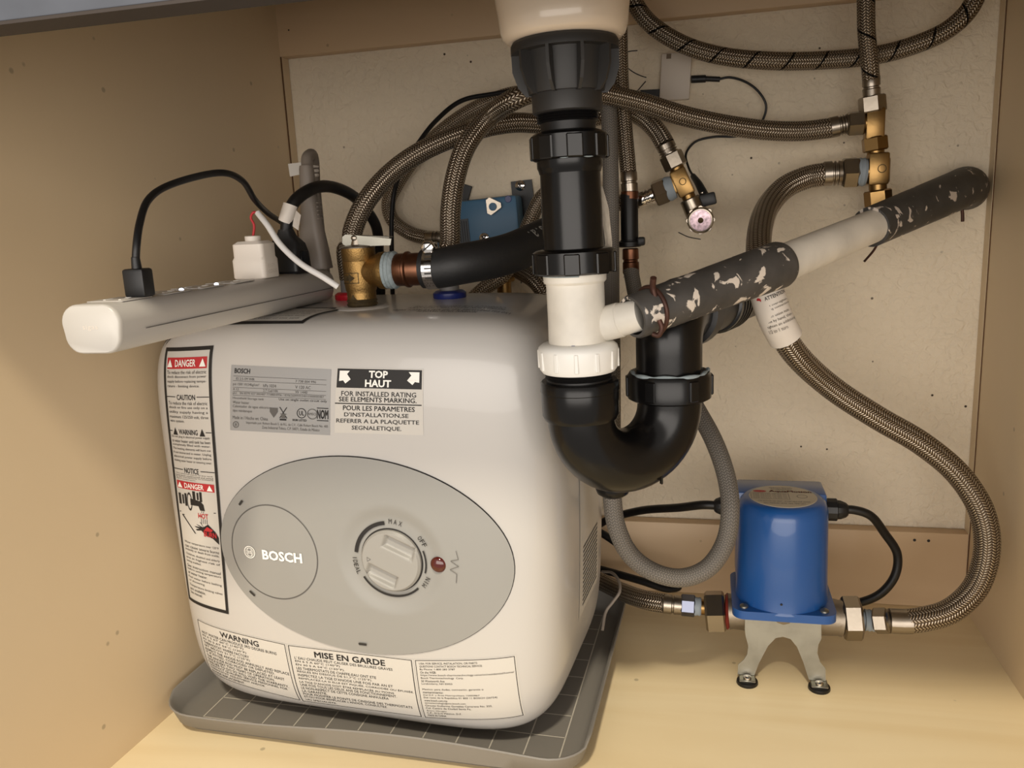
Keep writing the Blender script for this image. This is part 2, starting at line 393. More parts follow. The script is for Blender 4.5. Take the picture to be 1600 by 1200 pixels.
# cut-out back of the cabinet: rails and side edges, with the dark joints
mk('trim_1', box((xl(YB)-.003, YB-.0005, .661), (XR-.001, YW-.001, ZT), .0015), M_RAIL, kind='structure', label='maple back rail along the top of the wall')
mk('trim_2', box((-.49, YB, 0), (XR-.001, YW-.001, .0905), .0015), M_RAIL, kind='structure', label='maple back rail along the floor')
mk('trim_3', box((-.53, YB+.001, .0905), (xl(YB)+.0015, YW-.001, .661)), M_SIDE, kind='structure', smooth=0, label='plywood edge at the left of the wall')
mk('trim_4', box((XR-.0012, YB+.001, .0905), (XR+.02, YW-.001, ZT)), M_SIDE, kind='structure', smooth=0, label='plywood edge at the right of the wall')
mk('trim_5', box((xl(YB)-.001, YB-.0006, .0905), (xl(YB)+.0012, YB+.0012, .661)), M_GAP, kind='structure', smooth=0, label='brown joint line at the left back corner')
mk('trim_6', box((XR-.0008, YB-.0004, .0), (XR+.001, YB+.0014, ZT)), M_GAP, kind='structure', smooth=0, label='brown joint line at the right back corner')
o = mk('trim_7', box((-.56, .36, .566), (.34, .38, .76), .001), M_FRONT, kind='structure', label='grey false drawer front above the opening')
mk('edge_band', box((-.56, .3605, .5645), (.34, .3805, .5665)), M_FUNDER, o, smooth=0)
mk('ceiling', box((-.60, .33, ZT), (.40, 1.0, ZT+.03)), M_STONE, kind='structure', smooth=0)
for i, (x, y) in enumerate(((1429, 844), (1451, 845))):
    p = at(x, y, YB-.0003)
    mk('screw_hole', lathe(p, (0, -1, 0), [(0, .0017), (.0004, .0015)], 12), M_SLOT, bpy.data.objects['trim_2'], smooth=0)
p = at(451, 47, YB-.0006); mk('screw_hole', lathe(p, (0, -1, 0), [(0, .001), (.0004, .0008)], 10), M_SLOT, bpy.data.objects['trim_1'], smooth=0)

# fine cracks in the wall plaster
for pts in (((975, 82), (985, 80), (996, 79)), ((978, 104), (990, 113), (1003, 119), (1010, 121)), ((1009, 127), (1003, 134), (996, 142)),
            ((1060, 363), (1075, 370), (1095, 374))):
    mk('plaster_crack', tube(spline([at(x, y, YW-.0003) for x, y in pts], 5), .0006, 6), M_SLOT, bpy.data.objects['wall_back'], smooth=60)

# ------------------------------------------------------------------ sink with drain outlet
SX, SY = -.0905, .575
def stx(z): return -.0915+(.60-z)*.0135      # the drain stack leans a little
sink = thing('sink', 'cream fireclay sink outlet above the black drain pipe', 'sink', (SX, SY, .60))
# ------------------------------------------------------------------ black drain tailpiece with nuts
def zpx(y, r=.026): return at(890, y, SY-r).z
dt = thing('drain_tailpiece', 'black drain tailpiece with large ribbed flange nut under the sink', 'pipe', (stx(.43), SY, zpx(432)))
DZ = Vector((-.0135, 0, 1)).normalized()
def st(z): return Vector((stx(z), SY, z))
def slathe(prof, n=36, rot=0):
    """prof (pixel row, radius) down the stack axis"""
    zs = [zpx(y, r) for y, r in prof]; z0 = zs[0]
    for i in range(1, len(zs)): zs[i] = min(zs[i], zs[i-1])
    return lathe(st(z0), -DZ, [(z0-z, r) for z, (y, r) in zip(zs, prof)], n, rot=rot)
mk('drain_neck', slathe([(-110, .050), (-40, .0450), (0, .0432), (22, .0424), (34, .0408), (42, .0380), (47, .0335), (48, .026)], 44), M_CERAMIC, sink)
zn_ = zpx(-100, .05)
mk('basin', lathe((stx(.6), SY+.02, .7585), (0, 0, -1), [(0, .165), (.02, .16), (.04, .13), (.055, .08), (max(.06, .7585-zn_), .05)], 48), M_CERAMIC, sink)
fl = mk('flange_nut', slathe([(45, .028), (46, .0350), (51, .0362), (64, .0362), (66, .0285), (125, .0265), (137, .0255), (138, .0236), (140, .0238), (168, .0236), (171, .0222)], 40), M_GREYNUT, dt)
for k in range(10):
    a = 2*PI*k/10+.155+PI*.0; dx = Vector((math.cos(a), math.sin(a), 0)); tn = Vector((-dx.y, dx.x, 0))
    zt, zb = zpx(60), zpx(139)
    out = [(.024, zt), (.0360, zt), (.0358, zb+.016), (.0325, zb+.006), (.0275, zb), (.022, zb)]
    mk('rib', extrude([(r, z-zb) for r, z in out], Vector((stx(zb), SY, zb))-tn*.0011, dx, DZ, tn, .0022), M_GREYNUT, fl, smooth=0)
th = [(166, .0196)]
for k in range(4): th += [(170+k*4, .0196), (172+k*4, .0212)]
th += [(187, .0192), (205, .0184)]
mk('thread', slathe(th, 32), M_ABS2, dt)
def lobed_nut(y0, y1, r, lug, nlug, mat, parent, name='slip_nut', rot=0.):
    n = mk(name, slathe([(y0, r-.006), (y0+2, r-.0025), (y0+6, r), (y1-3, r), (y1, r-.002)], 44), mat, parent)
    for k in range(nlug):
        a = 2*PI*k/nlug+rot; dx = Vector((math.cos(a), math.sin(a), 0)); tn = Vector((-dx.y, dx.x, 0))
        z0, z1 = zpx(y1-1), zpx(y0+7)
        mk('lug', obox(Vector((stx(z0), SY, (z0+z1)/2))+dx*(r-.001), dx, tn, DZ, (lug*2, .011, z1-z0), .0008, 1), mat, n, smooth=30)
    return n
lobed_nut(200, 246, .0262, .0016, 8, M_ABS, dt, rot=.3)
mk('sealant_bead', tube([st(zpx(243))+Vector((math.cos(a), math.sin(a), 0))*.0242+Vector((0, 0, .0006*math.sin(9*a))) for a in [PI*1.38+i*.06 for i in range(22)]], .0007, 6), M_DOPE, dt)
mk('upper_socket', slathe([(244, .0218), (246, .0226), (258, .0226), (262, .0218), (268, .0212)], 36), M_ABS, dt)
mk('pipe', slathe([(266, .0207), (268, .0208), (396, .0213), (398, .0213)], 36), M_ABS, dt)
lobed_nut(390, 432, .0290, .0016, 8, M_ABS, dt, rot=.1)

# ------------------------------------------------------------------ white branch tee
tee = thing('tee_fitting', 'white plastic branch tee with slip nut below the black tailpiece', 'pipe fitting', (stx(.35), SY, zpx(590)))
mk('body', slathe([(428, .0205), (429, .0224), (443, .0222), (447, .0205), (500, .0204), (548, .0208), (552, .0206)], 40), M_PVC, tee)
nn = mk('slip_nut', slathe([(541, .0215), (544, .0255), (550, .0282), (556, .0288), (585, .0280), (590, .0262)], 48), M_PVCNUT, tee)
for k in range(12):
    a = 2*PI*k/12+.1; dx = Vector((math.cos(a), math.sin(a), 0)); tn = Vector((-dx.y, dx.x, 0)); zc = (zpx(552)+zpx(586))/2
    mk('grip_rib', obox(Vector((stx(zc), SY, zc))+dx*.0284, dx, tn, DZ, (.0016, .003, zpx(554)-zpx(584)), .0005, 1), M_PVCNUT, nn, smooth=30)
b0 = at(914, 514, SY+.006); b1 = at(988, 496, .564); b1 = b1+(at(1222, 412, .66)-b1).normalized()*.008
mk('branch', lathe(b0, b1-b0, [(0, .0124), ((b1-b0).length-.016, .0124), ((b1-b0).length-.0155, .0118), ((b1-b0).length, .0114)], 28), M_PVC, tee)
# faint ink marks
mk('ink_mark', lay(fit(text2d('E'), (0, 0, .0025, .003)), on_plane(at(893, 547, SY-.0215), (1, 0, 0), (0, 0, 1))), plain('blue_ink', (50, 60, 110), .6), tee, smooth=0)
mk('sealant_bead', tube([st(zpx(433))+Vector((math.cos(a), math.sin(a), 0))*.0228 for a in [PI*1.15+i*.06 for i in range(24)]], .0008, 6), M_DOPE, tee)

# ------------------------------------------------------------------ P-trap
T1 = Vector((stx(.31), SY, 0)); T2 = Vector((-.0262, .622, 0)); ZC = .3155
trap = thing('p_trap', 'glossy black U-shaped drain trap hanging beside the white heater', 'drain trap', (T1+T2)/2+Vector((0, 0, .25)))
th = [(589, .0235)]
for k in range(3): th += [(590+k*4, .0246), (592+k*4, .0234)]
mk('inlet_thread', slathe(th+[(606, .0236), (612, .0236)], 36), M_ABS2, trap)
mk('inlet_hub', slathe([(603, .024), (605, .0272), (608, .0282), (622, .0286), (623, .0280), (626, .0282), (660, .0280), (667, .0262)], 44), M_ABS, trap)
dv = (T2-T1); R0 = dv.length/2; dv.normalize(); mid = (T1+T2)/2
path = [T1+Vector((0, 0, z)) for z in (zpx(655), ZC+.004)]
path += [mid+Vector((0, 0, ZC))-dv*(R0*math.cos(a))-Vector((0, 0, 1))*(R0*math.sin(a)) for a in [PI*i/28 for i in range(29)]]
path += [T2+Vector((0, 0, z)) for z in (ZC+.006, .332)]
mk('bend', tube(path, .0243, 32), M_ABS, trap, smooth=60)
mk('mould_seam', obox(mid+dv*.018+Vector((0, 0, ZC-.048))+Vector((dv.y, -dv.x, 0))*.0185, dv, (0, 0, 1), (dv.y, -dv.x, 0), (.0016, .016, .003), .0005, 1), M_ABS, trap)
zt = at(1040, 580, .622).z; zb = at(1040, 622, .622).z
un = mk('union_nut', lathe(T2+Vector((0, 0, zb)), (0, 0, 1), [(0, .029), (.0015, .0315), (zt-zb-.003, .0318), (zt-zb, .030), (zt-zb+.0005, .026)], 44), M_ABS, trap)
for k in range(6):
    a = 2*PI*k/6+.12; dx = Vector((math.cos(a), math.sin(a), 0)); tn = Vector((-dx.y, dx.x, 0))
    mk('lug', obox(T2+dx*.0312+Vector((0, 0, (zt+zb)/2)), dx, tn, (0, 0, 1), (.0034, .008, (zt-zb)*.75), .0008, 1), M_ABS, un, smooth=30)
mk('sealant_smear', tube([T2+Vector((math.cos(a)*(.0285+.001*math.sin(7*a)), math.sin(a)*(.0285+.001*math.sin(5*a)), zt)) for a in [PI*.98+i*.07 for i in range(50)]], lambda t: .0007+.0012*abs(math.sin(t*17)), 7), M_DOPE, trap, smooth=60)

# ------------------------------------------------------------------ trap arm
arm = thing('trap_arm', 'glossy black elbow and drain arm running into the back wall', 'pipe', (.02, .8, .34))
W2 = Vector((.060, YW-.002, .366)); E0 = T2+Vector((0, 0, zt-.004)); EC = T2+Vector((0, 0, .382))
ad = (W2-EC).normalized()
pe = [E0, T2+Vector((0, 0, .356))]
A, Bp, Cc = T2+Vector((0, 0, .360)), EC, EC+ad*.03
for i in range(13):
    t = i/12; pe.append(A*(1-t)**2+Bp*2*t*(1-t)+Cc*t*t)
pe.append(EC+ad*.04)
mk('elbow', tube(pe, .0248, 32), M_ABS, arm, smooth=60)
mk('hub', lathe(EC+ad*.036, ad, [(0, .0255), (.001, .0285), (.024, .0288), (.025, .026)], 36), M_ABS2, arm)
mk('pipe', lathe(EC+ad*.058, ad, [(0, .0242), (.02, .0242), ((W2-EC).length-.058, .0242)], 36), M_ABS2, arm)
hb = mk('coupling', lathe(EC+ad*.135, ad, [(0, .0250), (.001, .0268), (.06, .0268), (.061, .025)], 36), M_ABS, arm)
for q in (.012, .024, .036, .048): mk('ring', lathe(EC+ad*(.135+q), ad, [(0, .0266), (.001, .0276), (.003, .0276), (.004, .0266)], 36), M_ABS2, hb)

# ------------------------------------------------------------------ condensate pipe with rubber sleeves
s0 = at(988, 496, .564); s1 = at(1222, 412, .66); s2 = at(1372, 350, .80)
sl = thing('rubber_sleeve', 'paint-spotted black rubber sleeve joining white tee branch to white pipe', 'hose', (s0+s1)/2)
sd = (s1-s0).normalized(); SLn = (s1-s0).length
mk('tube', lathe(s0, sd, [(0, .0125), (0, .0145), (.002, .0156), (SLn*.4, .0162), (SLn*.8, .0176), (SLn-.004, .0180), (SLn-.001, .0170), (SLn, .0164), (SLn-.012, .0156)], 40, cap=False), M_RUBBER, sl, smooth=50)
sx_, sy_, sz_ = frame(sd)
wp = [s0+sd*(.017+.0012*math.sin(a*1.0))+(sx_*math.cos(a)+sy_*math.sin(a))*.0166 for a in [i*2*PI/40 for i in range(41)]]
wc = mk('wire_clamp', tube(wp, .0016, 10), M_WIRE, sl, smooth=60)
tp = at(1021, 434, s0.y-.002); mk('wire_tail', tube(spline([at(1024, 466, .566), at(1020, 450, .566), tp], 6), .0022, 10), M_WIRE, wc, smooth=60)
mk('wire_loop', tube(spline([at(1030, 500, .556), at(1034, 512, .555), at(1029, 524, .556), at(1020, 522, .557)], 6), .0018, 10), M_WIRE, wc, smooth=60)
wpp = thing('drain_branch_pipe', 'slim white plastic pipe between the two black rubber sleeves', 'pipe', (s1+s2)/2)
pd = (s2-s1).normalized()
mk('pipe', rod(s1-pd*.005, s2+pd*.02, .0146, 28), M_PVC, wpp)
def on_pipe(u, v):
    a = .75+v/.0152; return s1+pd*(u+.012)+(Vector((0, -1, 0))*math.cos(a)+Vector((-.25, 0, .97))*math.sin(a)).normalized()*.0149
mk('ink_band', lay(join2(frame2(0, 0, .055, .0045, .0005, .0005), fit(text2d('D W V'), (.003, .001, .016, .0035))), on_pipe), M_INKG, wpp, smooth=0)
el = thing('rubber_elbow', 'dark rubber elbow sleeve carrying the white pipe into the wall', 'hose', at(1450, 330, .9))
e0 = at(1360, 355, .79); e1 = at(1490, 300, .905); e2 = at(1512, 300, YW)
pts = spline([e0, e0*.5+e1*.5, e1, at(1508, 292, .935), at(1511, 294, .952), at(1511, 297, YW-.001)], 8)
mk('tube', tube(pts, lambda t: .0178+.0028*t, 30), M_RUBBER2, el, smooth=60)
mk('wire_tail', tube(spline([at(1503, 325, .93), at(1504, 335, .93), at(1504, 346, .931)], 4), .0017, 8), M_WIRE, el, smooth=60)
mk('twig_end', tube(spline([at(1374, 374, .80), at(1366, 390, .80), at(1350, 409, .80)], 4), .0011, 6), M_WIRE, el, smooth=60)

# ------------------------------------------------------------------ drip tray
HX, HY, HA, HB, HC, HYAW, HP, HQ, HZ, HT = -.2992, .7311, .1944, .1274, .1875, -.0754, 5.7, 7.6, .0126, .0226
tray = thing('drip_tray', 'grey silicone drip tray with pale grid under the water heater', 'tray', (-.298, .74, 0))
TX0, TX1, TY0, TY1, TYAW = -.1945, .200, -.150, .150, -.028
def tw(x, y, z):
    c, s = math.cos(TYAW), math.sin(TYAW); return Vector((-.297+x*c-y*s, .742+x*s+y*c, z))
def tray_ring(off, z, r, wob=0):
    out = []; w, h = TX1-TX0+2*off, TY1-TY0+2*off; cx, cy = (TX0+TX1)/2, (TY0+TY1)/2
    pts = []
    R = max(r+off, .004)
    for ox, oy, a0 in ((w/2-R, h/2-R, 0), (-w/2+R, h/2-R, 90), (-w/2+R, -h/2+R, 180), (w/2-R, -h/2+R, 270)):
        for k in range(9):
            a = math.radians(a0+90*k/8); pts.append((cx+ox+R*math.cos(a), cy+oy+R*math.sin(a)))
    full = []
    for i, p in enumerate(pts):
        q = pts[(i+1) % len(pts)]; n = max(1, int(math.hypot(q[0]-p[0], q[1]-p[1])/.012))
        if i % 9 == 8: n = 28
        else: n = 1
        for k in range(n): full.append((p[0]+(q[0]-p[0])*k/n, p[1]+(q[1]-p[1])*k/n))
    for x, y in full:
        dz = 0
        if wob and y < TY0+.02: dz = wob*(.0035*math.sin((x+.04)*17)-.001)
        out.append(tw(x, y, z+dz))
    return out
rings = [tray_ring(-.012, 0, .03), tray_ring(-.008, .0, .03), tray_ring(-.004, .006, .03), tray_ring(.001, .008, .03), tray_ring(.006, .024, .03, .6), tray_ring(.0075, .0275, .03, 1), tray_ring(.0065, .0285, .03, 1), tray_ring(.0045, .0275, .03, 1),
         tray_ring(-.001, .010, .03), tray_ring(-.006, .0062, .03), tray_ring(-.012, .006, .028)]
n = len(rings[0]); V = [v for r in rings for v in r]
F = [(i*n+k, i*n+(k+1) % n, (i+1)*n+(k+1) % n, (i+1)*n+k) for i in range(len(rings)-1) for k in range(n)]
F += [tuple(reversed(range(n))), tuple((len(rings)-1)*n+k for k in range(n))]
mk('body', (V, F), M_TRAY, tray, smooth=50)
gx0, gx1, gy0, gy1 = TX0+.028, TX1-.020, TY0+.018, TY1-.02
for i in range(12):
    x = gx0+(gx1-gx0)*i/11
    mk('grid_line', lay(rect2(x-.0006, gy0, x+.0006, gy1), lambda u, v: tw(u, v, .0063)), M_TRAYLINE, tray, smooth=0)
for j in range(9):
    y = gy0+(gy1-gy0)*j/8
    mk('grid_line', lay(rect2(gx0, y-.0006, gx1, y+.0006), lambda u, v: tw(u, v, .0063)), M_TRAYLINE, tray, smooth=0)

# ------------------------------------------------------------------ water heater
def hw(x, y, z):
    c, s = math.cos(HYAW), math.sin(HYAW); return Vector((HX+x*c-y*s, HY+x*s+y*c, HZ+z))
def hs(z):
    zn = (z-HC)/HC; return 1+HT*zn-HT*zn*zn
def fy(u, v):
    k = max(0, 1-abs((v-HC)/HC)**HQ)**(HP/HQ)-abs(u/HA/hs(v))**HP; return -HB*max(k, 0)**(1/HP)
def HF(u, v, off=0):
    """point on the heater's front, off metres proud"""
    e = .0008; p = Vector((u, fy(u, v), v))
    if off:
        a = Vector((2*e, fy(u+e, v)-fy(u-e, v), 0)); b = Vector((0, fy(u, v+e)-fy(u, v-e), 2*e)); nrm = a.cross(b).normalized()
        p = p+nrm*off
    return hw(*p)
def tz(x, y):
    k = 1-((abs(x/HA)**HP+abs(y/HB)**HP)**(HQ/HP)); return HC+HC*max(k, 0)**(1/HQ)
def HTOP(x, y, off=0): return hw(x, y, tz(x, y)+off)
heater = thing('water_heater', 'white box-shaped mini tank water heater with grey oval control panel', 'water heater', hw(0, 0, -HZ+.0062))
V, F = [], []; NG = 56; idx = {}
def hv(d):
    key = tuple(round(c, 5) for c in d)
    if key not in idx:
        f = ((abs(d[0])**HP+abs(d[1])**HP)**(HQ/HP)+abs(d[2])**HQ)**(-1/HQ); x, y, z = d[0]*f*HA, d[1]*f*HB, d[2]*f
        s = 1+HT*z-HT*z*z; idx[key] = len(V); V.append(hw(x*s, y, HC+z*HC))
    return idx[key]
def gs(t): return math.copysign(abs(t)**.8, t)
for ax in range(3):
    for s in (-1, 1):
        for i in range(NG):
            for j in range(NG):
                q = []
                for di, dj in ((0, 0), (1, 0), (1, 1), (0, 1)):
                    d = [0, 0, 0]; d[ax] = s; d[(ax+1) % 3] = gs(-1+2*(i+di)/NG); d[(ax+2) % 3] = gs(-1+2*(j+dj)/NG); q.append(hv(d))
                F.append(tuple(q if s > 0 else reversed(q)))
mk('tank_shell', (V, F), M_HEATER, heater, smooth=180)
for x in (-.12, .12):
    for y in (-.06, .06):
        mk('foot', lathe(hw(x, y, -HZ+.0066), (0, 0, 1), [(0, .014), (.008, .014)], 20), M_TRAY, heater)

# control panel
OC = (.0225, .172); OA, OB = .1365, .0887; DC = (.0550, .1725)
def panel_off(u, v):
    r = math.hypot((u-OC[0])/OA, (v-OC[1])/OB); base = .0014+.0026*max(0, min(1, (1-r)/.5))
    d = math.hypot(u-DC[0], v-DC[1]); t = max(0, min(1, (d-.036)/.014)); t = t*t*(3-2*t)
    return .0010+(base-.0010)*t if d < .05 else base
def polar(c, ra, rb, offf, rings_, seg, r0=0.):
    V, F = [HF(c[0], c[1], offf(c[0], c[1]))], []
    for i in range(1, rings_+1):
        t = i/rings_
        for k in range(seg):
            a = 2*PI*k/seg; u, v = c[0]+ra*t*math.cos(a), c[1]+rb*t*math.sin(a); V.append(HF(u, v, offf(u, v)))
    for k in range(seg): F.append((0, 1+k, 1+(k+1) % seg))
    for i in range(rings_-1):
        for k in range(seg):
            k2 = (k+1) % seg; a = 1+i*seg; F.append((a+k, a+seg+k, a+seg+k2, a+k2))
    return V, F
mk('panel_gap', polar(OC, OA+.0007, OB+.0007, lambda u, v: .0004, 10, 96), M_INK, heater, smooth=180)
pn = mk('control_panel', polar(OC, OA, OB, panel_off, 60, 120), M_PANEL, heater, smooth=180)
BC = (-.0580, .1705); BR = .0437
mk('panel_groove', lay(ring2(BC[0], BC[1], BR-.0005, BR+.0005, n=80), lambda u, v: HF(u, v, panel_off(u, v)+.0004)), M_INKG, pn, smooth=0)
mk('cover_disc', polar(BC, BR-.0006, BR-.0006, lambda u, v: panel_off(u, v)+.0003, 24, 80), M_PANEL, pn, smooth=180)
PF = lambda u, v: HF(u, v, panel_off(u, v)+.0011)
lg = (-.0827, .1690); R = .0058
emblem = join2(ring2(lg[0], lg[1], R*.86, R, n=36), ring2(lg[0], lg[1], R*.62, R*.72, 48, 132, n=14), ring2(lg[0], lg[1], R*.62, R*.72, 228, 312, n=14),
               ring2(lg[0], lg[1], R*.60, R*.70, -38, 38, n=14), ring2(lg[0], lg[1], R*.60, R*.70, 142, 218, n=14),
               rect2(lg[0]-R*.40, lg[1]-R*.66, lg[0]-R*.30, lg[1]+R*.66), rect2(lg[0]+R*.30, lg[1]-R*.66, lg[0]+R*.40, lg[1]+R*.66), rect2(lg[0]-R*.35, lg[1]-R*.18, lg[0]+R*.35, lg[1]-R*.07), rect2(lg[0]-R*.35, lg[1]+R*.07, lg[0]+R*.35, lg[1]+R*.18))
mk('logo', lay(join2(emblem, fit(text2d('BOSCH', bold=.045, spacing=1.02), (-.0695, .1635, -.0290, .1728))), PF), M_WPRINT, pn, smooth=0)
for (u, v, a, l) in ((-.0867, .2143, 50, .0042), (-.0858, .1289, -40, .0050), (.0210, .0922, 0, .0058)):
    ca, sa = math.cos(math.radians(a)), math.sin(math.radians(a))
    mk('screw_slot', lay(([(u+x*l*ca-y*.0011*sa, v+x*l*sa+y*.0011*ca) for x, y in ((-.6, -1), (.6, -1), (.7, 0), (.6, 1), (-.6, 1), (-.7, 0))], [(0, 1, 2, 3, 4, 5)]), PF), M_SLOT, pn, smooth=0)
# dial with two finger scoops
KR = .0270
def dial_off(u, v):
    x, y = (u-DC[0])/KR, (v-DC[1])/KR; a = math.radians(22); xr, yr = x*math.cos(a)-y*math.sin(a), x*math.sin(a)+y*math.cos(a)
    r = math.hypot(x, y); h = .0060 if r < .93 else .0060-.0022*((r-.93)/.07)
    d = max(abs(xr+.12*(1 if yr > 0 else -1)*-1)-.50, abs(abs(yr)-.58)-.18)
    t = max(0, min(1, (.06-d)/.12)); return h-.0042*t*t*(3-2*t)
mk('dial_gap', lay(ring2(DC[0], DC[1], KR-.0004, KR+.0012, n=60), lambda u, v: HF(u, v, panel_off(u, v)+.0005)), M_INK, pn, smooth=0)
V, F = polar(DC, KR, KR, dial_off, 44, 88); n0 = len(V)-88
for k in range(88):
    a = 2*PI*k/88; V.append(HF(DC[0]+KR*math.cos(a), DC[1]+KR*math.sin(a), .0011))
F += [(n0+k, n0+88+k, n0+88+(k+1) % 88, n0+(k+1) % 88) for k in range(88)]
dl = mk('dial', (V, F), M_PANEL2, heater, smooth=40)
mk('pointer', lay(join2(ring2(DC[0]-.0195, DC[1]+.001, .0018, .0024, 0, 360, n=3)), lambda u, v: HF(u, v, .0063)), M_INKG, dl, smooth=0)
ar = join2(ring2(DC[0], DC[1], .0312, .0345, 97, 172, n=24), ring2(DC[0], DC[1], .0312, .0330, 212, 314, n=30), ring2(DC[0], DC[1], .0302, .0316, -17, 20, n=16))
def arc_text(s, r, amid, size, flip=False, lead=.82):
    parts = []; w = size*lead; n = len(s)
    for i, ch in enumerate(s):
        o = (i-(n-1)/2)*w/r
        a = amid-o if not flip else amid+o
        t = fit(text2d(ch, bold=.005), (-size*.33, -size*.5, size*.33, size*.5), keep=False) if ch != 'I' else fit(text2d(ch, bold=.005), (-size*.07, -size*.5, size*.07, size*.5))
        rot = a-PI/2 if not flip else a+PI/2; ca, sa = math.cos(rot), math.sin(rot); cx, cy = DC[0]+r*math.cos(a), DC[1]+r*math.sin(a)
        parts.append(([(cx+x*ca-y*sa, cy+x*sa+y*ca) for x, y in t[0]], t[1]))
    return join2(*parts)
ar = join2(ar, arc_text('MAX', .0345, math.radians(80), .0042, lead=1.1), arc_text('OFF', .0345, math.radians(33), .0042), arc_text('MIN', .0345, math.radians(-30), .0042, True), arc_text('IDEAL', .0345, math.radians(192), .0040, True))
mk('dial_scale', lay(ar, PF), M_INK, pn, smooth=0)
lm = polar((.0972, .1725), .0068, .0068, lambda u, v: panel_off(.0972, .1725)+.0004+.0035*math.sqrt(max(0, 1-(math.hypot(u-.0972, v-.1725)/.0069)**2)), 10, 36)
mk('indicator_lamp', lm, M_LAMPRED, heater, smooth=180)
zz = [(.1135, .186), (.1150, .1785), (.1085, .177), (.1150, .1725), (.1075, .1695), (.1130, .166), (.1120, .158)]
st_ = []
for (x0, y0), (x1, y1) in zip(zz, zz[1:]):
    d = Vector((x1-x0, y1-y0)).normalized(); nx, ny = -d.y*.00022, d.x*.00022; st_.append(poly2((x0+nx, y0+ny), (x1+nx, y1+ny), (x1-nx, y1-ny), (x0-nx, y0-ny)))
mk('heating_symbol', lay(join2(*st_), PF), M_INKG, pn, smooth=0)

# printed labels on the front
def quad(c):
    (a, b, d, e) = c       # TL TR BR BL in (u, v)
    def q(s, t):           # s right, t up
        top = (a[0]+(b[0]-a[0])*s, a[1]+(b[1]-a[1])*s); bot = (e[0]+(d[0]-e[0])*s, e[1]+(d[1]-e[1])*s)
        return bot[0]+(top[0]-bot[0])*t, bot[1]+(top[1]-bot[1])*t
    return q
def front_map(c, off):
    q = quad(c); return lambda s, t: HF(*q(s, t), off)
def para(lines, rect, bold=0, just=True, lead=1.0):
    """lines filled one by one into equal rows of rect, each stretched to its own width"""
    u0, v0, u1, v1 = rect; n = len(lines); h = (v1-v0)/n; out = []
    mx = max(len(l) for l in lines)
    for i, l in enumerate(lines):
        wd = (u1-u0)*(1 if (just and i < n-1 and len(l) > .6*mx) else min(1, len(l)/mx)); y = v1-(i+1)*h
        out.append(fit(text2d(l, bold=bold), (u0, y+h*.2, u0+wd, y+h*.93)))
    return join2(*out)
def tri_sign(cx, cy, w, h, hole=True):
    a = [(cx-w/2, cy-h/2), (cx+w/2, cy-h/2), (cx, cy+h/2)]
    return a, [(0, 1, 2)]
def sign_mark(cx, cy, w, h): return join2(rect2(cx-w*.05, cy-h*.18, cx+w*.05, cy+h*.2), rect2(cx-w*.05, cy-h*.34, cx+w*.05, cy-h*.25))

# tall danger label
CD = ((-.1605, .3485), (-.1030, .3520), (-.1165, .1035), (-.1705, .1070))
f1, f2, f3 = front_map(CD, .0003), front_map(CD, .0006), front_map(CD, .0009)
dgl = mk('danger_label', grid(lambda s, t: f1(s, t), 12, 40), M_STICK, heater, smooth=180)
mk('label_border', lay(frame2(0, 0, 1, 1, .055, .013), f2), M_INK, dgl, smooth=0)
for r_ in (rect2(.09, .925, .91, .965), rect2(.09, .472, .91, .502)): mk('red_band', lay(seg2(r_), f2), M_RED, dgl, smooth=0)
mk('band_lettering', lay(join2(fit(text2d('DANGER', bold=.02), (.28, .932, .70, .957)), tri_sign(.16, .945, .12, .028), tri_sign(.83, .945, .12, .028),
    fit(text2d('DANGER', bold=.02), (.28, .477, .70, .497)), tri_sign(.17, .487, .12, .022), tri_sign(.82, .487, .12, .022)), f3), M_WPRINT, dgl, smooth=0)
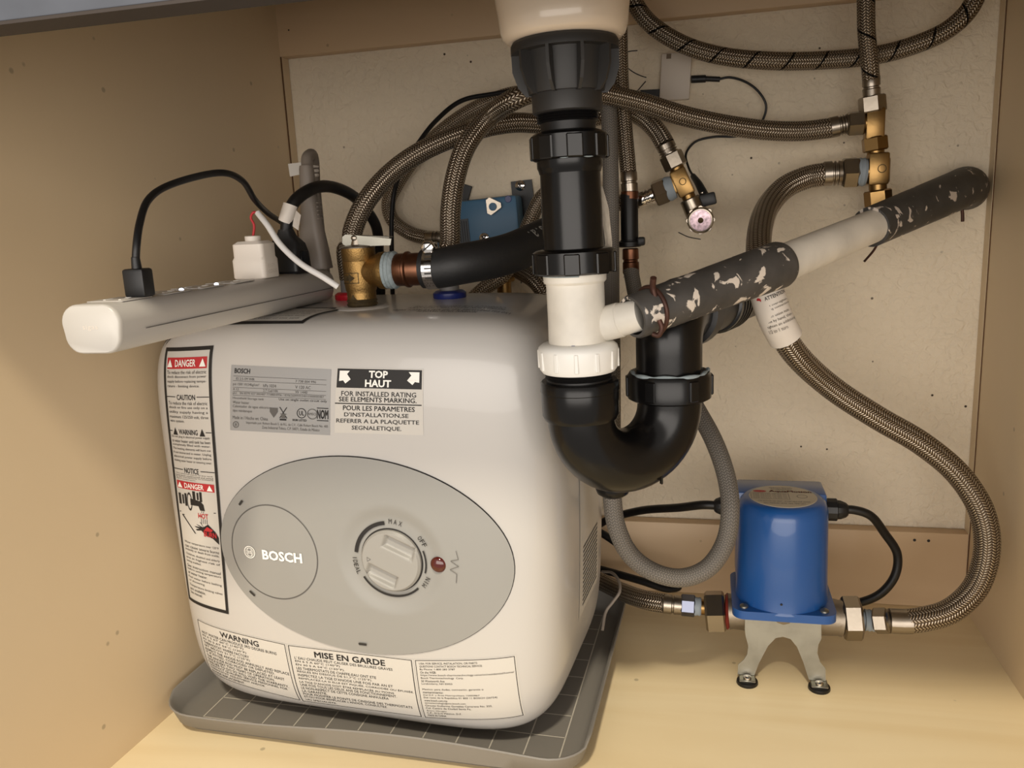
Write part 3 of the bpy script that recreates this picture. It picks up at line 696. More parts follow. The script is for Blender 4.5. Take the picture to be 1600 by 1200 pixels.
tx = [para(['To reduce the risk of electric', 'shock disconnect from power', 'supply before replacing tempe-', 'rature - limiting device.'], (.09, .852, .90, .920)),
      fit(text2d('CAUTION', bold=.024), (.29, .812, .67, .832)), seg2(rect2(.06, .822, .26, .825)), seg2(rect2(.70, .822, .94, .825)),
      para(['To reduce the risk of electric', 'shock or fire use only on a', 'utility supply having a', 'maximum 125/250 volt, three', 'wire system.'], (.09, .722, .90, .808)),
      fit(text2d('WARNING', bold=.024), (.27, .683, .67, .703)), tri_sign(.19, .694, .11, .028), tri_sign(.76, .694, .11, .028), seg2(rect2(.06, .693, .12, .696)), seg2(rect2(.83, .693, .94, .696)),
      para(['Do not plug in electrical power supply', 'to water heater until tank has been', 'completely filled with water.', 'The heating elements will burn out', 'if not immersed in water. Unplug', 'electrical power supply before', 'draining water heater or removing cover.'], (.09, .572, .90, .680)),
      fit(text2d('NOTICE', bold=.024), (.31, .535, .62, .556)), seg2(rect2(.06, .546, .28, .549)), seg2(rect2(.66, .546, .94, .549)),
      para(['The internal parts of this tank', 'have been constructed and tested', 'by the manufacturer to withstand', '400\u00b0F temperature.'], (.09, .506, .90, .534)),
      para(['Water temperature over 125\u00b0F', 'can cause severe burns', 'instantly or death from scalds.'], (.12, .216, .90, .262)),
      para(['Children, disabled and elderly', 'are at highest risk of', 'being scalded.'], (.12, .168, .90, .212)),
      para(['See instruction manual', 'before setting temperature', 'at water heater.'], (.12, .120, .90, .164)),
      para(['Feel water before bathing', 'or showering.'], (.12, .086, .90, .116)), para(['Temperature limiting valves', 'are available.', 'See manual.'], (.12, .036, .90, .082)),
      # tap pictogram: handles, spout, basin edge, hand
      join2(rect2(.10, .408, .16, .452), rect2(.19, .412, .23, .448), rect2(.25, .405, .30, .455)), join2(rect2(.44, .430, .50, .468), rect2(.53, .436, .57, .464), rect2(.59, .430, .64, .468)),
      ring2(.36, .425, .028, .036, n=24, sx=1.6), poly2((.38, .438), (.60, .432), (.66, .420), (.68, .396), (.58, .396), (.55, .412), (.38, .412)),
      poly2((.08, .374), (.90, .392), (.90, .395), (.08, .377)), poly2((.14, .364), (.60, .372), (.60, .375), (.14, .367)), poly2((.14, .364), (.17, .366), (.44, .300), (.41, .300)),
      poly2((.60, .330), (.72, .345), (.86, .320), (.92, .300), (.92, .272), (.80, .292), (.66, .300), (.56, .318))]
tx += [poly2((a, b), (a+.03, b-.004), (.66, .320), (.62, .330)) for a, b in ((.46, .340), (.42, .330), (.44, .318), (.54, .352))]
mk('lettering', lay(join2(*tx), f2), M_INK, dgl, smooth=0)
mk('red_lettering', lay(join2(fit(text2d('HOT', bold=.02), (.53, .366, .74, .386)), fit(text2d('BURN', bold=.03), (.62, .296, .88, .316)), poly2((.62, .318), (.78, .318), (.82, .326), (.70, .336))), f3), M_RED, dgl, smooth=0)
mk('steam_lettering', lay(join2(*[rect2(a, .345, a+.012, .364) for a in (.58, .62, .66, .70)], *[rect2(a, .388, a+.012, .394) for a in (.60, .64)]), f2), M_INKG, dgl, smooth=0)

# rating plate
CR = ((-.0838, .3362), (.0122, .3335), (.0068, .2783), (-.0906, .2793))
f1, f2 = front_map(CR, .0003), front_map(CR, .0006)
rt = mk('rating_label', grid(lambda s, t: f1(s, t), 12, 10), M_SILVER, heater, smooth=180)
t1 = [fit(text2d('BOSCH', bold=.03), (.04, .88, .20, .955))]
g = [seg2(rect2(.03, y, .96, y+.006)) for y in (.835, .765, .665, .605, .545)]
g += [fit(text2d('ES 2.5-1M WIR'), (.06, .783, .25, .820)), fit(text2d('7 738 004 996'), (.66, .783, .86, .820)),
      fit(text2d('psi 150/ 10.54kg/cm\u00b2'), (.03, .690, .30, .738)), fit(text2d('hPa 1034'), (.34, .690, .47, .738)), fit(text2d('V 120 AC'), (.66, .690, .81, .738)),
      fit(text2d('A 12'), (.03, .625, .09, .658)), fit(text2d('2.7 Gal/10lt'), (.34, .622, .49, .660)), fit(text2d('W 1440'), (.66, .620, .78, .660)),
      fit(text2d('ph1   SN 8370 437 000487 7738004996 / IDS6260993524010300000487'), (.03, .558, .94, .598)),
      fit(text2d('Household Storage tank'), (.03, .480, .35, .525)), fit(text2d('Water heater'), (.03, .420, .20, .462)), fit(text2d('Calentador de agua el\u00e9ctrico'), (.03, .350, .42, .402)), fit(text2d('tipo minitanque'), (.03, .282, .23, .332)),
      fit(text2d('Made in / Hecho en: China'), (.03, .180, .39, .232)), fit(text2d('Importado por: Robert Bosch S. de R.L. de C.V., Calle Robert Bosch No. 405'), (.17, .105, .98, .155)), fit(text2d('Zona Industrial Toluca, C.P. 50071, Estado de M\u00e9xico'), (.33, .045, .90, .095)),
      ring2(.062, .095, .040, .052, n=24, sx=.6), ring2(.062, .105, .012, .018, n=12, sx=.6), ring2(.062, .085, .012, .018, n=12, sx=.6),
      ring2(.83, .315, .070, .082, n=28, sx=.62), fit(text2d('AMECE'), (.785, .295, .875, .335)),
      poly2((.41, .385), (.49, .385), (.49, .32), (.45, .23), (.41, .32)), rect2(.515, .29, .575, .30), rect2(.525, .23, .565, .30)]
t1 += [fit(text2d('Use on single outlet circuit only'), (.50, .492, .97, .538)), ring2(.725, .320, .066, .078, n=28, sx=.6), fit(text2d('UL', bold=.02), (.700, .285, .750, .355)),
       fit(text2d('0K88 LISTED', bold=.02), (.635, .195, .775, .228)), rect2(.875, .405, .985, .418), rect2(.875, .215, .985, .228), fit(text2d('NOM', bold=.035), (.875, .245, .985, .388)), rect2(.51, .195, .575, .222),
       poly2((.505, .40), (.515, .40), (.585, .23), (.575, .23)), poly2((.575, .40), (.585, .40), (.515, .23), (.505, .23))]
mk('fine_print', lay(join2(*g), f2), M_INKG, rt, smooth=0)
mk('maker_lettering', lay(t1[0], f2), M_INK, rt, smooth=0)
mk('approval_marks', lay(join2(*t1[1:]), f2), M_INK, rt, smooth=0)

# TOP / HAUT label
CT = ((.0175, .3351), (.0937, .3343), (.0910, .2813), (.0112, .2807))
f1, f2, f3 = front_map(CT, .0003), front_map(CT, .0006), front_map(CT, .0009)
tl = mk('top_label', grid(lambda s, t: f1(s, t), 12, 10), M_STICK, heater, smooth=180)
blk = join2(*[seg2(r) for r in (rect2(.01, .70, .985, .985), rect2(.0, .452, .985, .468))])
blk = join2(blk, fit(text2d('FOR INSTALLED RATING', bold=.012), (.07, .575, .925, .650)), fit(text2d('SEE ELEMENTS MARKING.', bold=.012), (.045, .490, .93, .562)),
            fit(text2d('POUR LES PARAMETRES', bold=.012), (.095, .355, .91, .430)), fit(text2d("D'INSTALLATION,SE", bold=.012), (.11, .250, .84, .325)), fit(text2d('REFERER A LA PLAQUETTE', bold=.012), (.02, .150, .955, .225)), fit(text2d('SEGNALETIQUE.', bold=.012), (.20, .045, .76, .120)))
mk('lettering', lay(blk, f2), M_INK, tl, smooth=0)
aw = lambda m: [((.5-(.5-x)) if not m else 1-x, y) for x, y in ((.04, .955), (.16, .955), (.13, .905), (.175, .83), (.115, .765), (.07, .84), (.04, .80))]
mk('white_lettering', lay(join2(fit(text2d('TOP', bold=.042), (.385, .855, .605, .965)), fit(text2d('HAUT', bold=.042), (.345, .720, .645, .830)), (aw(0), [(0, 1, 2, 6), (2, 3, 4, 5, 6)]), (aw(1), [(0, 1, 2, 6), (2, 3, 4, 5, 6)])), f3), M_WPRINT, tl, smooth=0)

# bottom notice: three panels
CB = [((-.1605, .0905), (-.0583, .0815), (-.0540, .0195), (-.1580, .0330)), ((-.0578, .0812), (.0668, .0820), (.0688, .0222), (-.0545, .0190)), ((.0674, .0822), (.1565, .0930), (.1590, .0318), (.0694, .0220))]
texts = [('WARNING', ['HOT WATER CAN PRODUCE 3RD DEGREE BURNS', 'IN 6 S AT 60\u00b0C (140\u00b0F)', 'IN 30 S AT 54\u00b0C (130\u00b0F)', 'THERMOSTAT WHERE FACTORY', 'SET BELOW 51.7\u00b0C (125\u00b0F)', 'INSPECT THE ANODE ROD ANNUALLY AND REPLACE', 'IT IF PITTED, CORRODED OR DEPLETED.', 'THE ANODE ROD MUST BE REPLACED AT LEAST', 'ONCE EVERY TWO YEARS OF OPERATION.', 'FAILURE TO DO SO WILL VOID THE WARRANTY.', 'CONTACT QUALIFIED SERVICE PERSONNEL FOR', 'THERMOSTAT ADJUSTMENT AND/OR', 'ANODE REPLACEMENT.']),
 ('MISE EN GARDE', ["L' EAU CHAUDE PEUT CAUSER DES BRULURES GRAVES", 'EN 6 S A 60\u00b0C (140\u00b0F)', 'EN 30 S A 54\u00b0C (130\u00b0F).', 'LES THERMOSTATS DE CHAFFE-EAU ONT ETE', 'REGLES EN DESOUS DE 51,7\u00b0C (125\u00b0F).', "INSPECTEZ LA TIGE D'ANODE UNE FOIS PAR AN ET", 'REMPLACEZ-LA SI ELLE EST PIQU\u00c9E, CORROD\u00c9E OU \u00c9PUIS\u00c9E.', "LA TIGE D'ANODE DOIT \u00caTRE REMPLAC\u00c9E AU MOINS", 'UNE FOIS TOUS LES DEUX ANS DE FONCTIONNEMENT.', 'LE NON-RESPECT DE CETTE CONSIGNE ANNULERA', 'LA GARANTIE.', 'POUR MODIFIER LE POINTS DE CINSIGNE DES THERMOSTATS', "ET/OU POUR REMPLACER L'ANODE, CONSULTEZ", 'UN SP\u00c9CIALISTE.']),
 (None, ['USA: FOR SERVICE, INSTALATION, OR PARTS', 'QUESTIONS CONTACT BOSCH TECHNICAL SERVICE:', 'By Phone: 1-800 283 3787', 'On the WEB:', 'https://www.bosch-thermotechnology.us/us/en/residential/home/', 'Bosch Thermotechnology  Corp.', '50 Wentworth Ave', 'Londonderry, NH 03053', ' ', 'Mexico: para dudas, connexi\u00f3n, garantia o', 'mantenimiento:', 'Del D.F. y \u00c1rea Metropolitana 15005867', 'Del resto de la Rep\u00fablica 01 800 11 BOSCH (26724)', 'www.bosch.com.mx', 'termotecnologia@mx.bosch.com', 'Circuito Guillermo Gonz\u00e1lez Camarena No. 333,', 'Col. Centro de Ciudad Santa Fe,', '\u00c1lvaro Obreg\u00f3n', 'C.P.: 01210 M\u00e9xico, D.F.', 'MADE IN CHINA'])]
notice = None
for k, (c, (title, lines)) in enumerate(zip(CB, texts)):
    f1, f2 = front_map(c, .0003), front_map(c, .0006)
    sh = mk('notice_label', grid(lambda s, t, f=f1: f(s, t), 14, 12), M_STICK, heater, smooth=180)
    parts = [frame2(.012, .012, .988, .988, .006, .008)]
    if title:
        wd = .42 if k == 0 else .56; parts.append(fit(text2d(title, bold=.022), (.5-wd/2, .84, .5+wd/2, .935)))
        body = [l for l in lines]; y1 = .825
    else: body = lines; y1 = .955
    n = len(body); h = (y1-.04)/n; mx = max(len(l) for l in body)
    for i, l in enumerate(body):
        if not l.strip(): continue
        y = y1-(i+1)*h; parts.append(fit(text2d(l, bold=0), (.05, y+h*.16, .05+.92*len(l)/mx, y+h*.90)))
    mk('lettering', lay(join2(*parts), f2), M_INK, sh, smooth=0)

# labels on the top and on the right side
CP = ((-.150, -.010), (-.012, -.052), (-.030, -.108), (-.150, -.108))
def tq(off): 
    q = quad(((-.165, -.040), (-.004, -.050), (-.022, -.106), (-.175, -.106))); return lambda s, t: HTOP(*q(s, t), off)
tp = mk('top_warning_label', grid(tq(.0004), 10, 6), M_STICK, heater, smooth=180)
mk('label_border', lay(frame2(0, 0, 1, 1, .03, .07), tq(.0007)), M_INK, tp, smooth=0)
mk('lettering', lay(join2(rect2(.05, .80, .95, .90), *[fit(text2d('Disconnect power before opening the cover of this tank'), (.07, y, .93, y+.06)) for y in (.12, .23, .34, .45, .56, .67)]), tq(.0008)), M_INKG, tp, smooth=0)
def up(s, t): return HTOP(.150-s*.105, -.082+(1-t)*.040-.0, .0005)
mk('embossed_lettering', lay(join2(fit(text2d('NOMINAL VALVE MAXIMUM'), (.25, .82, .75, .98)), fit(text2d('150 PSI PRESSURE RELIEF VALVE REQUIRED'), (.0, .60, 1, .78)), fit(text2d('INSTALLATION MUST COMPLY WITH CODE'), (.08, .30, .92, .48)), fit(text2d('CONNECT THE DISCHARGE LINE'), (.1, .08, .9, .24))), lambda s, t: up(s, t)), M_INKG, heater, smooth=0)
def sx2(y, z):
    k = max(0, 1-abs((z-HC)/HC)**HQ)**(HP/HQ)-abs(y/HB)**HP; return HA*hs(z)*max(k, 0)**(1/HP)
def HS(y, z, off): return hw(sx2(y, z)+off, y, z)
sdl = mk('side_label', grid(lambda s, t: HS(-.034+s*.085, .085+t*.145, .0004), 6, 8), M_STICK, heater, smooth=180)
mk('lettering', lay(join2(*[rect2(.15, y, .9, y+.012) for y in [.05+.03*i for i in range(14)]]), lambda s, t: HS(-.034+s*.085, .085+t*.145, .0007)), M_INKG, sdl, smooth=0)

# hot and cold stubs and the relief-valve collar on top of the tank
def top_at(x, y):
    return atz(x, y, HZ+2*HC-.0005)
vb = top_at(567, 481)
mk('valve_collar', lathe(vb-Vector((0, 0, .001)), (0, 0, 1), [(0, .026), (.0015, .0255), (.003, .022), (.003, .015)], 40), M_HEATER, heater)
cb = top_at(703, 466); hb_ = top_at(549, 468)
cs = mk('cold_stub', lathe(cb, (0, 0, 1), [(0, .0095), (.03, .0095)], 24), plain('grey_stub', (120, 118, 116), .5), heater)
mk('blue_ring', lathe(cb-Vector((0, 0, .0005)), (0, 0, 1), [(0, .0150), (.002, .0160), (.006, .0160), (.008, .0135), (.0085, .011)], 32), M_BLUERING, cs)
hsb = mk('hot_stub', lathe(hb_, (0, 0, 1), [(0, .0095), (.03, .0095)], 24), bpy.data.materials['grey_stub'], heater)
mk('red_ring', lathe(hb_-Vector((0, 0, .0005)), (0, 0, 1), [(0, .0150), (.002, .0160), (.006, .0160), (.008, .0135), (.0085, .011)], 32), M_REDRING, hsb)

# ------------------------------------------------------------------ relief valve on the tank
VY = vb.y
def vz(y, x=568): return at(x, y, VY).z
rv = thing('relief_valve', 'cast brass relief valve with steel test lever on the tank top', 'valve', vb)
def vl(prof, n=32): return lathe((vb.x, VY, vz(prof[0][0])), (0, 0, -1), [(vz(prof[0][0])-vz(y), r) for y, r in prof], n)
mk('threaded_base', vl([(466, .0128), (469, .0138), (472, .0130), (475, .0138), (478, .0130), (481, .0136), (484, .0128)], 32), M_OLDBRASS, rv)
bd = mk('body', vl([(386, .0140), (387, .0150), (406, .0150), (407, .0146), (409, .0148), (440, .0146), (452, .0138), (456, .0128), (458, .0130), (470, .0128)], 36), M_CASTBRASS, rv)
VR = Vector((math.cos(-.04), math.sin(-.04), .010)).normalized()
br = Vector((vb.x, VY, vz(424)))
pxm = VY/FPX*1.06      # metres per pixel at the valve
def vx(x): return (at(x, 424, VY)-br).dot(VR)
mk('outlet', lathe(br+VR*.004, VR, [(0, .0125), (vx(592)-.004, .0142), (vx(595)-.004, .0160), (vx(603)-.004, .0166), (vx(606)-.004, .0150)], 32), M_CASTBRASS, rv)
mk('cap', lathe((vb.x, VY, vz(387)), (0, 0, 1), [(0, .0152), (.001, .0155), (.0018, .0150), (.003, .007), (.009, .006)], 32), M_STEEL, rv)
la = at(541, 375, VY-.004); lb = at(611, 378, VY-.004)
ld = (lb-la).normalized()
lv = mk('test_lever', extrude([(0, -.0052), (.012, -.0050), ((lb-la).length, -.0028), ((lb-la).length+.001, .0028), (.012, .0044), (0, .0048), (-.003, .0025), (-.003, -.003)], la, ld, Vector((0, 1, 0)).cross(ld)*-1, (0, -1, 0), .0018), M_ZINC, rv, smooth=20)
mk('lever_fold', obox((la+lb)/2+Vector((0, .004, .004)), ld, (0, 1, 0), Vector((0, 1, 0)).cross(ld)*-1, ((lb-la).length*.95, .008, .0012), .0004, 1), M_ZINC, lv)
mk('rivet', lathe(at(553, 372, VY-.006), (0, -1, 0), [(0, .0026), (.0012, .0024), (.002, .0012)], 14), M_STEEL, lv)
# flow arrows cast on the body
def on_body(r, zc): return lambda u, v: Vector((vb.x+math.sin(u/r-.25)*r, VY-math.cos(u/r-.25)*r, zc+v))
mk('flow_arrow', lay(join2(frame2(-.011, -.0045, .0085, .0050, .0007, .0007), poly2((-.008, -.002), (-.001, -.002), (-.001, -.0036), (.005, .0002), (-.001, .0040), (-.001, .0024), (-.008, .0024))), on_body(.0152, vz(433))), M_OLDBRASS, bd, smooth=0)
mk('flow_arrow', lay(poly2((-.003, -.002), (.004, -.002), (.0005, .003)), on_body(.0134, vz(463))), M_OLDBRASS, bd, smooth=0)
# copper discharge stub
cp = thing('copper_adapter', 'copper pipe stub with sealing tape out of the brass valve', 'pipe fitting', br+VR*vx(640))
def vseg(prof, n=30): return lathe(br+VR*vx(prof[0][0]), VR, [(vx(x)-vx(prof[0][0]), r) for x, r in prof], n)
mk('sealing_tape', vseg([(604, .0145), (606, .0162), (609, .0152), (612, .0166), (615, .0154), (618, .0168), (621, .0156), (623, .0140)], 26), M_DOPE, cp)
mk('socket', vseg([(620, .0138), (621, .0142), (636, .0144), (638, .0158), (641, .0158), (643, .0142), (667, .0142), (668, .0138)]), M_COPPER, cp)
# black rubber discharge hose with worm clamp
bh = thing('discharge_hose', 'thick black rubber hose clamped to the copper stub', 'hose', br+VR*vx(760))
h0 = br+VR*vx(664)
hp = spline([h0, br+VR*vx(690), br+VR*vx(715)+Vector((0, .003, .002)), at(790, 398, VY+.03), at(850, 372, VY+.075), at(893, 354, VY+.13), at(905, 352, .87), at(906, 356, .93), at(906, 358, YW-.001)], 9)
mk('hose', tube(hp, lambda t: .0170+.001*min(1, t*5), 28), M_BLACKR, bh, smooth=60)
kc = br+VR*vx(678)
cl = mk('clamp_band', lathe(br+VR*vx(671), VR, [(0, .0174), (.0003, .0181), (vx(687)-vx(671)-.0003, .0181), (vx(687)-vx(671), .0174)], 36, cap=False), M_CHROME, bh)
for i in range(7):
    a = -1.0+i*.235
    d = Vector((0, -math.cos(a), -math.sin(a)*1.0)); up_ = Vector((0, math.sin(a), -math.cos(a)))
    mk('band_slot', obox(br+VR*vx(680)+d*.0181, VR, up_, d, (.0058, .0013, .0006)), M_SLOT, cl, smooth=0)
sc = kc+Vector((0, -.007, .0185))
mk('screw_housing', obox(sc+Vector((0, .008, 0)), VR, (0, 1, 0), (0, 0, 1), (.009, .018, .008), .0015), M_CHROME, cl)
sw = mk('clamp_screw', lathe(sc+Vector((0, .001, 0)), (0, -1, 0), [(0, .0062), (.001, .0066), (.004, .0066), (.005, .0058), (.0055, .0048)], 6), M_CHROME, cl)
mk('screw_slot', obox(sc+Vector((0, -.0046, 0)), (.8, 0, .6), (0, 1, 0), (-.6, 0, .8), (.009, .0006, .0013)), M_SLOT, sw, smooth=0)
def proj(p):
    q = p-CAM; return 800+FPX*q.dot(RT)/q.dot(FW), 600+FPX*q.dot(DN)/q.dot(FW)
hi_ = min(range(2, len(hp)-2), key=lambda i: abs(proj(hp[i])[0]-832)); hc_ = hp[hi_]; ht_ = (hp[hi_+2]-hp[hi_-2]).normalized()
hn_ = (CAM-hc_+Vector((0, 0, .30))); hn_ = (hn_-ht_*hn_.dot(ht_)).normalized(); hb2 = hn_.cross(ht_)
def on_hose(u, v):
    a = v/.018; return hc_-ht_*u+(hn_*math.cos(a)-hb2*math.sin(a))*.01815
mk('lettering', lay(fit(text2d('u.s.a.', spacing=1.3), (-.016, -.0045, .016, .0045)), on_hose), plain('faded_print', (128, 126, 120), .6), bh, smooth=0)

# ------------------------------------------------------------------ power strip lying on the tank
SZ = HZ+2*HC+.0005
o0 = atz(193, 553, SZ); o1 = atz(527, 469, SZ)
sdx = (o1-o0).normalized(); sside = Vector((-sdx.y, sdx.x, 0))      # to the left
SLEN = (o1-o0).length-.002; SW, SH = .043, .0315
c0 = o0+sside*(SW/2)
ps = thing('power_strip', 'long white power strip lying across the left edge of the tank top', 'power strip', c0+sdx*(SLEN/2))
sec = rrect(SW, SH, .012, 7)
sec = [(x*(1-.05*(y < 0)), y+SH/2) for x, y in sec]
def srings(ds): 
    V, F = [], []; n = len(sec)
    for d, k in ds:
        for x, y in sec: V.append(c0+sdx*d-sside*(x*k)+Vector((0, 0, SH/2+(y-SH/2)*k)))
    for i in range(len(ds)-1):
        for j in range(n): F.append((i*n+j, (i+1)*n+j, (i+1)*n+(j+1) % n, i*n+(j+1) % n))
    F += [tuple(range(n)), tuple(reversed(range((len(ds)-1)*n, len(ds)*n)))]
    return V, F
mk('housing', srings([(.003, 1), (SLEN-.002, 1), (SLEN, .96)]), M_STRIP, ps, smooth=40)
ec = mk('end_cap', srings([(0, .93), (.0007, .975), (.0022, 1.0), (.0034, 1.004)]), plain('white_end_cap', (184, 180, 174), .35), ps, smooth=40)
mk('raised_lettering', lay(fit(text2d('sigas', spacing=1.1), (-.0055, -.0016, .0055, .0022)), on_plane(c0+Vector((0, 0, .0165))-sdx*.0001, -sside, (0, 0, 1))), M_CARD, ec, smooth=0)
mk('seam', obox(c0+sdx*(SLEN/2+.01)-sside*(SW/2-.0002)+Vector((0, 0, .013)), sdx, sside, (0, 0, 1), (SLEN-.03, .0006, .0005)), M_INKG, ps, smooth=0)
def stp(d, w, h=0): return c0+sdx*d-sside*w+Vector((0, 0, SH+h))
def strip_pos(x, y=0):
    lo, hi = -.02, SLEN+.1
    for _ in range(40):
        m = (lo+hi)/2; q = c0+sdx*m+Vector((0, 0, SH))-CAM
        if 800+FPX*q.dot(RT)/q.dot(FW) < x: lo = m
        else: hi = m
    return lo
M_SLOTW = plain('strip_slot_white', (246, 244, 240), .5)
for x, y in ((188, 468), (255, 458), (310, 447), (360, 437)):
    d = strip_pos(x, y)
    ou = mk('outlet', obox(stp(d, 0, .0001), sdx, sside, (0, 0, 1), (.030, .027, .0006), .0002, 1), M_STRIP, ps)
    for w_, l_ in ((-.006, .0075), (.006, .0085)): mk('socket_slot', obox(stp(d-.004, w_, .0005), sside, sdx, (0, 0, 1), (.0018, l_, .0004)), M_SLOTW, ou, smooth=0)
    mk('socket_slot', lathe(stp(d+.009, 0, .0002), (0, 0, 1), [(0, .0026), (.0005, .0026)], 12), M_SLOTW, ou, smooth=0)
for x, y in ((276, 450), (331, 438), (525, 394)):
    if x < 500: p = stp(strip_pos(x, y), .004, -.0002)
    else: p = stp(SLEN-.02, .008, -.0002)
    mk('led', lathe(p, (0, 0, 1), [(0, .0017), (.0012, .0016), (.0018, .0008)], 12), M_LED, ps)

# black charging cable
dU = strip_pos(208); bpl = stp(dU, .006)
uc = thing('charging_cable', 'black charging cable with square plug arching over the power strip', 'cable', bpl)
mk('plug', obox(bpl+Vector((0, 0, .0098)), sdx, sside, (0, 0, 1), (.0120, .0160, .0190), .0018), M_BPLUG, uc)
mk('plug_tip', obox(bpl+Vector((0, 0, .0006)), sdx, sside, (0, 0, 1), (.0085, .0125, .0016), .0003, 1), M_NICKEL, uc)
mk('strain_relief', rod(bpl+Vector((0, 0, .018)), bpl+Vector((0, 0, .027)), .0034, 16, r2=.0028), M_BPLUG, uc)
cy = bpl.y
mk('cord', hose([bpl+Vector((0, 0, .025)), (213.5, 382, cy+.002), (218, 350, cy+.01), (232, 312, cy+.03), (268, 288, cy+.06), (345, 270, cy+.10), (378, 282, cy+.13), (398, 312, cy+.16), (420, 334, cy+.21), (438, 346, cy+.255), (452, 358, cy+.30), (458, 385, cy+.36), (460, 440, cy+.42)], .0026, 12), M_CORD, uc, smooth=60)

# white plug with red tie and white cord
dW = strip_pos(405, 428); wb = stp(dW, -.002)
wpg = thing('white_plug', 'chunky white power plug standing on the strip with white cord', 'plug', wb)
def tower(c, rows):
    V, F = [], []; n = None
    for z, a, b, r in rows:
        ss = rrect(a, b, r, 4); n = len(ss)
        for x, y in ss: V.append(c+sdx*x+sside*y+Vector((0, 0, z)))
    for i in range(len(rows)-1):
        for j in range(n): F.append((i*n+j, i*n+(j+1) % n, (i+1)*n+(j+1) % n, (i+1)*n+j))
    F += [tuple(reversed(range(n))), tuple(range((len(rows)-1)*n, len(rows)*n))]
    return V, F
mk('housing', tower(wb, [(0, .026, .030, .004), (.001, .027, .031, .004), (.0155, .027, .031, .004), (.018, .0245, .029, .004), (.029, .0245, .029, .004), (.0315, .018, .022, .003)]), M_WPLUG, wpg, smooth=30)
mk('neck', lathe(wb+Vector((0, 0, .031)), (0, 0, 1), [(0, .0068), (.0045, .0068), (.005, .006)], 20), M_WPLUG, wpg)
mk('moulded_lettering', lay(fit(text2d('E1171\nCOGIS', lead=1.1), (-.007, .004, .007, .012)), on_plane(wb-sside*.0157, sdx, (0, 0, 1), .0001)), M_CARD, wpg, smooth=0)
wy = wb.y
mk('red_wire', hose([wb+Vector((0, 0, .034)), (397, 352, wy), (392, 340, wy), (396, 332, wy), (404, 333, wy+.002)], .0011, 8), M_RED, wpg, smooth=60)
wc0 = at(404, 333, wy)
mk('cord', hose([(403, 333, wy-.004), (418, 352, wy-.012), (438, 382, wy-.018), (470, 412, wy-.022), (505, 433, wy-.022), (528, 448, wy-.018)], .0026, 12), M_WCORD, wpg, smooth=60)

# black plug with white tag and thick cord
dB = strip_pos(452, 416); bb = stp(dB, .001)
bpg = thing('black_plug', 'black moulded power plug with white tag behind the white plug', 'plug', bb)
mk('housing', tower(bb, [(0, .028, .030, .004), (.002, .030, .032, .004), (.018, .028, .031, .004), (.027, .018, .030, .004), (.034, .013, .016, .003), (.040, .011, .012, .003)]), M_BPLUG, bpg, smooth=30)
mk('grip_inset', obox(bb-sside*.0162+Vector((0, 0, .012)), sdx, sside, (0, 0, 1), (.014, .0015, .016), .0006, 1), M_ABS, bpg)
by = bb.y
mk('cord', hose([bb+Vector((0, 0, .038)), (450, 340, by), (458, 318, by+.004), (478, 300, by+.02), (508, 291, by+.05), (545, 302, by+.09), (570, 325, by+.13), (588, 355, by+.15), (592, 400, by+.17), (594, 445, .875), (594, 500, .895), (594, 600, .905)], .0058, 16), M_CORD, bpg, smooth=60)
mk('tag_sleeve', hose([(446, 346, by-.001), (449, 336, by-.001), (454, 320, by+.001)], .0066, 18), M_WPLUG, bpg, smooth=60)
ta, tb = at(456, 322, by-.002), at(470, 336, by+.004)
tg = mk('tag_flap', ([ta, tb, at(466, 360, by+.003), at(452, 350, by-.002)]+[p+Vector((0, .0006, 0)) for p in (ta, tb, at(466, 360, by+.003), at(452, 350, by-.002))], [(0, 1, 2, 3), (7, 6, 5, 4), (0, 4, 5, 1), (1, 5, 6, 2), (2, 6, 7, 3), (3, 7, 4, 0)]), M_CARD, bpg, smooth=0)

# grey plug
dG = strip_pos(492, 404); gb = stp(dG, .001)
gpg = thing('grey_plug', 'tall tapering grey power plug with ribbed neck at the strip end', 'plug', gb)
gt = at(487, 320, gb.y).z-gb.z
mk('housing', tower(gb, [(0, .022, .030, .006), (.001, .0225, .031, .006), (.018, .021, .028, .007), (gt*.72, .018, .021, .007), (gt, .0165, .017, .007), (gt*1.55, .0135, .0135, .006), (gt*1.6, .012, .012, .005)]), M_GPLUG, gpg, smooth=40)
for k in range(5):
    mk('grip_rib', obox(gb-sside*.0102+sdx*-.001+Vector((0, 0, gt*.78+k*.0038)), sdx, sside, (0, 0, 1), (.010, .0022, .0014), .0005, 1), M_GPLUG, gpg)
gy = gb.y
mk('cord', hose([gb+Vector((0, 0, gt*1.5)), (480, 262, gy+.004), (480, 247, gy+.010), (487, 241, gy+.022), (491, 252, gy+.034), (494, 290, gy+.05), (500, 350, gy+.08), (510, 430, gy+.11), (520, 520, .9)], lambda t: .0060-.0015*min(1, t*4), 16), M_GPLUG, gpg, smooth=60)
for k in range(3): mk('relief_ring', lathe(at(489, 258+k*7, gy+.036), (.05, .0, -1), [(0, .0052), (.0008, .0060), (.0022, .0060), (.003, .0052)], 16), M_WPLUG, gpg)
a_, b_, c_, d_ = at(450, 256, gy+.006), at(476, 253, gy+.004), at(477, 271, gy+.004), at(453, 276, gy+.006)
mk('paper_tag', ([a_, b_, c_, d_]+[p+Vector((0, .0005, 0)) for p in (a_, b_, c_, d_)], [(0, 1, 2, 3), (7, 6, 5, 4), (0, 4, 5, 1), (1, 5, 6, 2), (2, 6, 7, 3), (3, 7, 4, 0)]), M_STICK, gpg, smooth=0)

